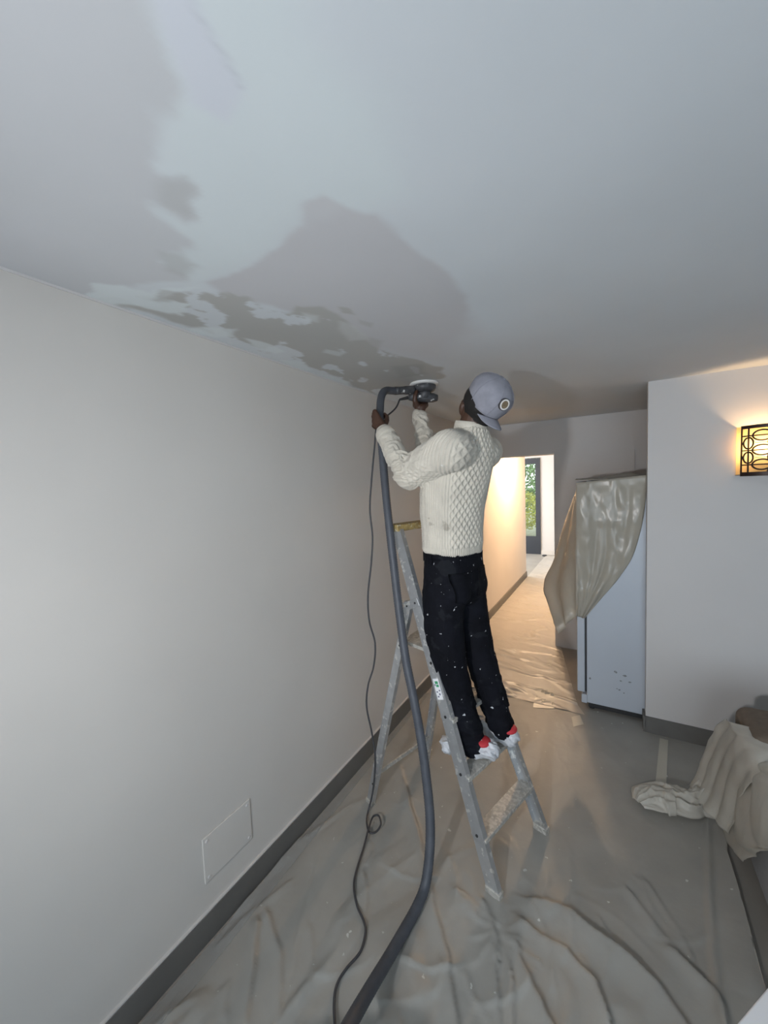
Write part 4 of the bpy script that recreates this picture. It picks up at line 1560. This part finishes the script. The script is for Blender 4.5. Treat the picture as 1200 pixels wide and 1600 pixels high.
# backwards cap
cpit = math.radians(51)
cfw = Wv(math.cos(cpit), 0.12, math.sin(cpit))
cfw /= np.linalg.norm(cfw)
cup = Wv(-math.sin(cpit), 0.0, math.cos(cpit))
cup = cup - cfw * (cup @ cfw)
cup /= np.linalg.norm(cup)
clat = np.cross(cup, cfw)
CC = W(0.136, 0.0, 1.996)
prof = [(-0.012, 0.0815), (-0.011, 0.0860), (0.0, 0.0885), (0.030, 0.0955), (0.060, 0.0960), (0.084, 0.0865), (0.103, 0.0700), (0.117, 0.0460), (0.125, 0.0210), (0.127, 0.004)]
cap = empty('cap_pivot', (0, 0, 0), '', '')
bpy.data.objects.remove(cap)
V, F = lathe(CC, cup, prof, 48, sx=cfw, squash=(1.06, 0.94))
capo = obj('cap', V, F[:-2] + [F[-1]], M_cap, man, smooth=True)
sol = capo.modifiers.new('thickness', 'SOLIDIFY')
sol.thickness = 0.002
obj('button', *lathe(CC + cup * 0.125, cup, [(0, 0.008), (0.003, 0.007), (0.005, 0.002)], 12), M_cap, capo, smooth=True)
for k in range(6):
    a = math.pi / 6 + k * math.pi / 3
    pts = []
    for h_, r_ in prof[1:-1]:
        pts.append(CC + cup * h_ + (r_ + 0.0008) * (cfw * math.cos(a) * 1.06 + clat * math.sin(a) * 0.94))
    obj('seam', *tube(catmull(pts, 4), 0.0011, 5), M_cap, capo, smooth=True)
# bill
V, F = [], []
nu, nv = 20, 8
for side in (0, 1):
    for i in range(nu + 1):
        u = -1 + 2 * i / nu
        a = u * math.radians(52)
        rim = CC + cup * -0.008 + 0.086 * (-cfw * math.cos(a) * 1.06 + clat * math.sin(a) * 0.94)
        ln = 0.056 * math.sqrt(max(0.0, 1 - abs(u) ** 2.6))
        for j in range(nv + 1):
            t = j / nv
            p_ = rim + (-cfw * 0.97 - cup * 0.22) * ln * t - cup * 0.020 * (u * u) * 0.9
            V.append(p_ + cup * (0.0032 * side))
n1_ = (nu + 1) * (nv + 1)
for side in (0, 1):
    for i in range(nu):
        for j in range(nv):
            a = side * n1_ + i * (nv + 1) + j
            q_ = (a, a + 1, a + nv + 2, a + nv + 1)
            F.append(q_ if side else tuple(reversed(q_)))
for i in range(nu):
    a = i * (nv + 1) + nv
    b = a + nv + 1
    F.append((a, b, b + n1_, a + n1_))
    a = i * (nv + 1)
    b = a + nv + 1
    F.append((b, a, a + n1_, b + n1_))
obj('bill', V, F, M_cap, capo, smooth=True)
# round badge above the bill, slightly to the man's left
ab = math.radians(180 + 14)
bn = None
for h_, r_ in ((0.070, 0.0935),):
    bc = CC + cup * h_ + r_ * (cfw * math.cos(ab) * 1.06 - clat * math.sin(ab) * 0.94 * 1)
    bn = bc - (CC + cup * 0.035)
    bn /= np.linalg.norm(bn)
bg_ = obj('badge', *lathe(bc - bn * 0.006, bn, [(0, 0.0245), (0.0085, 0.0245), (0.0095, 0.0235), (0.0096, 0.001)], 28), M_badge_d, capo, smooth=False, label='round dark badge with white ring')
obj('badge_ring', *join(lathe(bc - bn * 0.006, bn, [(0.0090, 0.0158), (0.0112, 0.0160), (0.0112, 0.0218), (0.0090, 0.0220)], 28)), M_badge_w, bg_)
obj('badge_emblem', *lathe(bc - bn * 0.006, bn, [(0.0090, 0.0155), (0.0118, 0.0150), (0.0122, 0.001)], 24), M_badge_b, bg_)

# ------------------------------------------------------------------ sofa under plastic, right
sf = empty('sofa', (0.85, 1.75, 0.0), 'low grey sofa with brown back cushion half covered by plastic sheeting', 'sofa')
bevel(obj('base_frame', *box(0.50, 1.45, 1.40, 2.40, 0.10, 0.30), M_sofag, sf), 0.02, 3)
bevel(obj('arm', *box(0.475, 0.68, 1.38, 2.30, 0.085, 0.48), M_sofag, sf), 0.03, 4)
bevel(obj('seat_cushion', *box(0.69, 1.45, 1.40, 2.04, 0.30, 0.44), M_sofag, sf), 0.03, 4)
bevel(obj('back_cushion', *box(0.49, 1.40, 2.05, 2.36, 0.30, 0.575), M_sofa, sf), 0.05, 5)
for (a, b) in ((0.53, 1.45), (0.53, 2.32), (1.40, 1.45), (1.40, 2.32)):
    obj('leg', *cyl((a, b, 0.0), (a, b, 0.10), 0.02, 12), M_dark, sf)


def cloth(name, P, m_, parent=None, th=0.0015, **k):
    nr2, nc2 = P.shape[:2]
    ix = np.arange(nr2 * nc2).reshape(nr2, nc2)
    F = np.stack([ix[:-1, :-1].ravel(), ix[1:, :-1].ravel(), ix[1:, 1:].ravel(), ix[:-1, 1:].ravel()], 1)
    o_ = grid_obj(name, P.reshape(-1, 3), F, m_, parent, **k)
    s_ = o_.modifiers.new('thickness', 'SOLIDIFY')
    s_.thickness = th
    return o_


def blend_rows(curves, n):
    """curves: list of arrays (m,3); catmull between corresponding points"""
    A = np.array(curves)
    out = []
    for j in range(A.shape[1]):
        out.append(catmull(A[:, j], n))
    return np.array(out).transpose(1, 0, 2)


def res(P, m_):
    P = catmull(np.asarray(P, float), 12)
    s = np.concatenate([[0], np.cumsum(np.linalg.norm(np.diff(P, axis=0), axis=1))])
    t = np.linspace(0, s[-1], m_)
    return np.stack([np.interp(t, s, P[:, k]) for k in range(3)], 1)


# drape over the far end of the sofa, running down to the floor in a bunch
mcol = 44
r0 = res([(0.66, 1.94, 0.505), (0.66, 2.00, 0.530), (0.66, 2.10, 0.588)], mcol)
r1 = res([(0.52, 1.90, 0.495), (0.495, 2.02, 0.545), (0.470, 2.20, 0.545)], mcol)
r2 = res([(0.462, 1.92, 0.46), (0.455, 2.12, 0.48), (0.458, 2.32, 0.49)], mcol)
r3 = res([(0.455, 2.02, 0.30), (0.435, 2.22, 0.30), (0.425, 2.45, 0.30)], mcol)
r4 = res([(0.450, 2.08, 0.16), (0.405, 2.24, 0.14), (0.385, 2.44, 0.14)], mcol)
r5 = res([(0.440, 2.12, 0.075), (0.370, 2.25, 0.075), (0.340, 2.40, 0.060)], mcol)
P = blend_rows([r0, r1, r2, r3, r4, r5], 9)
tt = np.linspace(0, 1, P.shape[1])[None, :]
vv = np.linspace(0, 1, P.shape[0])[:, None]
P[..., 0] -= 0.014 * np.abs(np.sin(tt * 13 + 3 * vv)) * vv ** 0.7 + 0.020 * np.clip(fbm(P[..., 1] * 16, P[..., 2] * 7, 19, 4), -0.15, 1)
P[..., 2] += 0.03 * np.clip(fbm(P[..., 0] * 14, P[..., 1] * 14, 29, 4), 0, 1) * (1 - vv)
sdp = empty('sofa_drape', (0.45, 2.2, 0.0), 'pale plastic sheet thrown over the sofa end and trailing onto the floor', 'plastic sheet')
cloth('draped_sheet', P, M_film, sdp)
# second flap hanging over the arm nearer the camera
f0 = [onX(p, 0.50) for p in ((1200, 1190), (1176, 1205), (1152, 1225))]
f1 = [onX(p, 0.462) for p in ((1240, 1215), (1190, 1225), (1148, 1238))]
f2 = [onX(p, 0.450) for p in ((1240, 1275), (1186, 1275), (1137, 1280))]
f3 = [onX(p, 0.448) for p in ((1240, 1325), (1188, 1320), (1138, 1312))]
f4 = [onX(p, 0.448) for p in ((1240, 1318), (1190, 1335), (1166, 1349))]
P = blend_rows([res(q_, mcol) for q_ in (f0, f1, f2, f3, f4)], 8)
P[..., 0] -= 0.012 * np.abs(np.sin(np.linspace(0, 1, P.shape[1])[None, :] * 9 + np.linspace(0, 3, P.shape[0])[:, None])) + 0.016 * np.clip(fbm(P[..., 1] * 14, P[..., 2] * 9, 39, 4), -0.2, 1)
cloth('hanging_flap', P, M_film, sdp)
# bunched end lying on the floor
ctr = res([onZ(p, 0.03) for p in ((997, 1254), (1022, 1246), (1052, 1252), (1080, 1262), (1112, 1258))], 110)
tv = np.gradient(ctr, axis=0)
tv[:, 2] = 0
tv /= np.linalg.norm(tv, axis=1)[:, None]
nvv = np.stack([-tv[:, 1], tv[:, 0], np.zeros(len(tv))], 1)
u_ = np.linspace(0, 1, 110)[:, None]
v_ = np.linspace(-1, 1, 50)[None, :]
hw = np.interp(u_, [0, 0.15, 0.4, 0.66, 0.76, 0.88, 1.0], [0.035, 0.085, 0.110, 0.075, 0.050, 0.080, 0.10])
q1 = fbm(u_ * 2.6 + v_ * 0.5, v_ * 2.0 + u_ * 1.2, 301, 2)
q2 = fbm(u_ * 6 - v_ * 1.2, v_ * 3.2, 311, 2)
am = np.interp(u_, [0, 0.1, 0.4, 0.7, 0.85, 1.0], [0.008, 0.030, 0.045, 0.060, 0.075, 0.09])
hz = am * (1 - v_ ** 2) ** 0.6 * (0.60 + 0.75 * (1 - np.clip(np.abs(q1) / 0.12, 0, 1)) + 0.15 * (1 - np.clip(np.abs(q2) / 0.10, 0, 1)))
wv_ = hw * (v_ + 0.35 * fbm(u_ * 8, v_ * 1.5 + 3, 321, 3) * (1 - 0.3 * v_ ** 2))
P = ctr[:, None, :] + nvv[:, None, :] * wv_[..., None]
P[..., 2] = 0.028 + hz
cloth('bunched_end', P, M_film, sdp, th=0.002)

# white table corner in the near right foreground
TZ = 0.50
ta = onZ((1150, 1600), TZ)
tb = onZ((1200, 1541), TZ)
dv = (tb - ta) / np.linalg.norm(tb - ta)
nv_ = np.array([dv[1], -dv[0], 0])
tl2 = 0.24
tc_ = ta + dv * 0.03 + nv_ * 0.22
tw = empty('side_table', (tc_[0], tc_[1], 0.0), 'white low side table beside the covered sofa, only a corner seen', 'table')
bevel(obj('tabletop', *obox(tc_ - ZV * 0.015, dv, nv_, ZV, tl2, 0.22, 0.015), M_white, tw), 0.004)
for a in (-1, 1):
    for b in (-1, 1):
        c_ = tc_ + dv * (tl2 - 0.03) * a + nv_ * 0.19 * b
        obj('leg', *obox(c_ - ZV * (TZ / 2 + 0.015), dv, nv_, ZV, 0.018, 0.018, TZ / 2 - 0.015), M_white, tw)

# small dark door stop on the far floor
obj('door_stop', *lathe(onZ((851, 869), 0.0), (0, 0, 1), [(0, 0.05), (0.02, 0.05), (0.03, 0.04), (0.032, 0.005)], 16), M_dark,
    label='small dark door stop on the far room floor beside the glazed door', cat='door stop')

# ------------------------------------------------------------------ garden beyond the glazed door
struct('ground_garden', [box(-14, 8, YF + 0.2, 24, -0.15, -0.03)], M_ground)


def leaves(n, c_, rad, size, seed):
    rs = np.random.RandomState(seed)
    V, F = [], []
    for i in range(n):
        d = rs.normal(size=3)
        d /= np.linalg.norm(d)
        p = np.array(c_) + d * np.array(rad) * rs.uniform(0.55, 1.0) ** 0.5
        a = rs.normal(size=3)
        a /= np.linalg.norm(a)
        b = np.cross(a, rs.normal(size=3))
        b /= np.linalg.norm(b)
        s = size * rs.uniform(0.6, 1.3)
        k = len(V)
        nn = np.cross(a, b) * s * 0.12
        V += [p - a * s, p + b * s * 0.4 + nn, p + a * s, p - b * s * 0.4 + nn]
        F.append((k, k + 1, k + 2, k + 3))
    return V, F


def shrub(name, c_, rad, n, size, m_, label, seed):
    e = empty(name, (c_[0], c_[1], 0), label, 'shrub')
    obj('foliage', *leaves(n, c_, rad, size, seed), m_, e, kind='stuff')
    obj('stem', *tube(catmull([(c_[0], c_[1], -0.05), (c_[0] + 0.05, c_[1], c_[2] * 0.5), (c_[0], c_[1], c_[2])], 4), 0.04, 8), M_bark, e)


shrub('tall_shrub', (-2.7, 13.6, 2.2), (1.3, 0.9, 1.7), 5200, 0.085, M_leaf, 'tall pale green leafy shrub seen through the glazed door', 1)
shrub('yellow_shrub', (-2.5, 12.2, 0.75), (0.8, 0.5, 0.62), 2400, 0.05, M_leafy, 'low yellow-green shrub seen through the glazed door', 2)
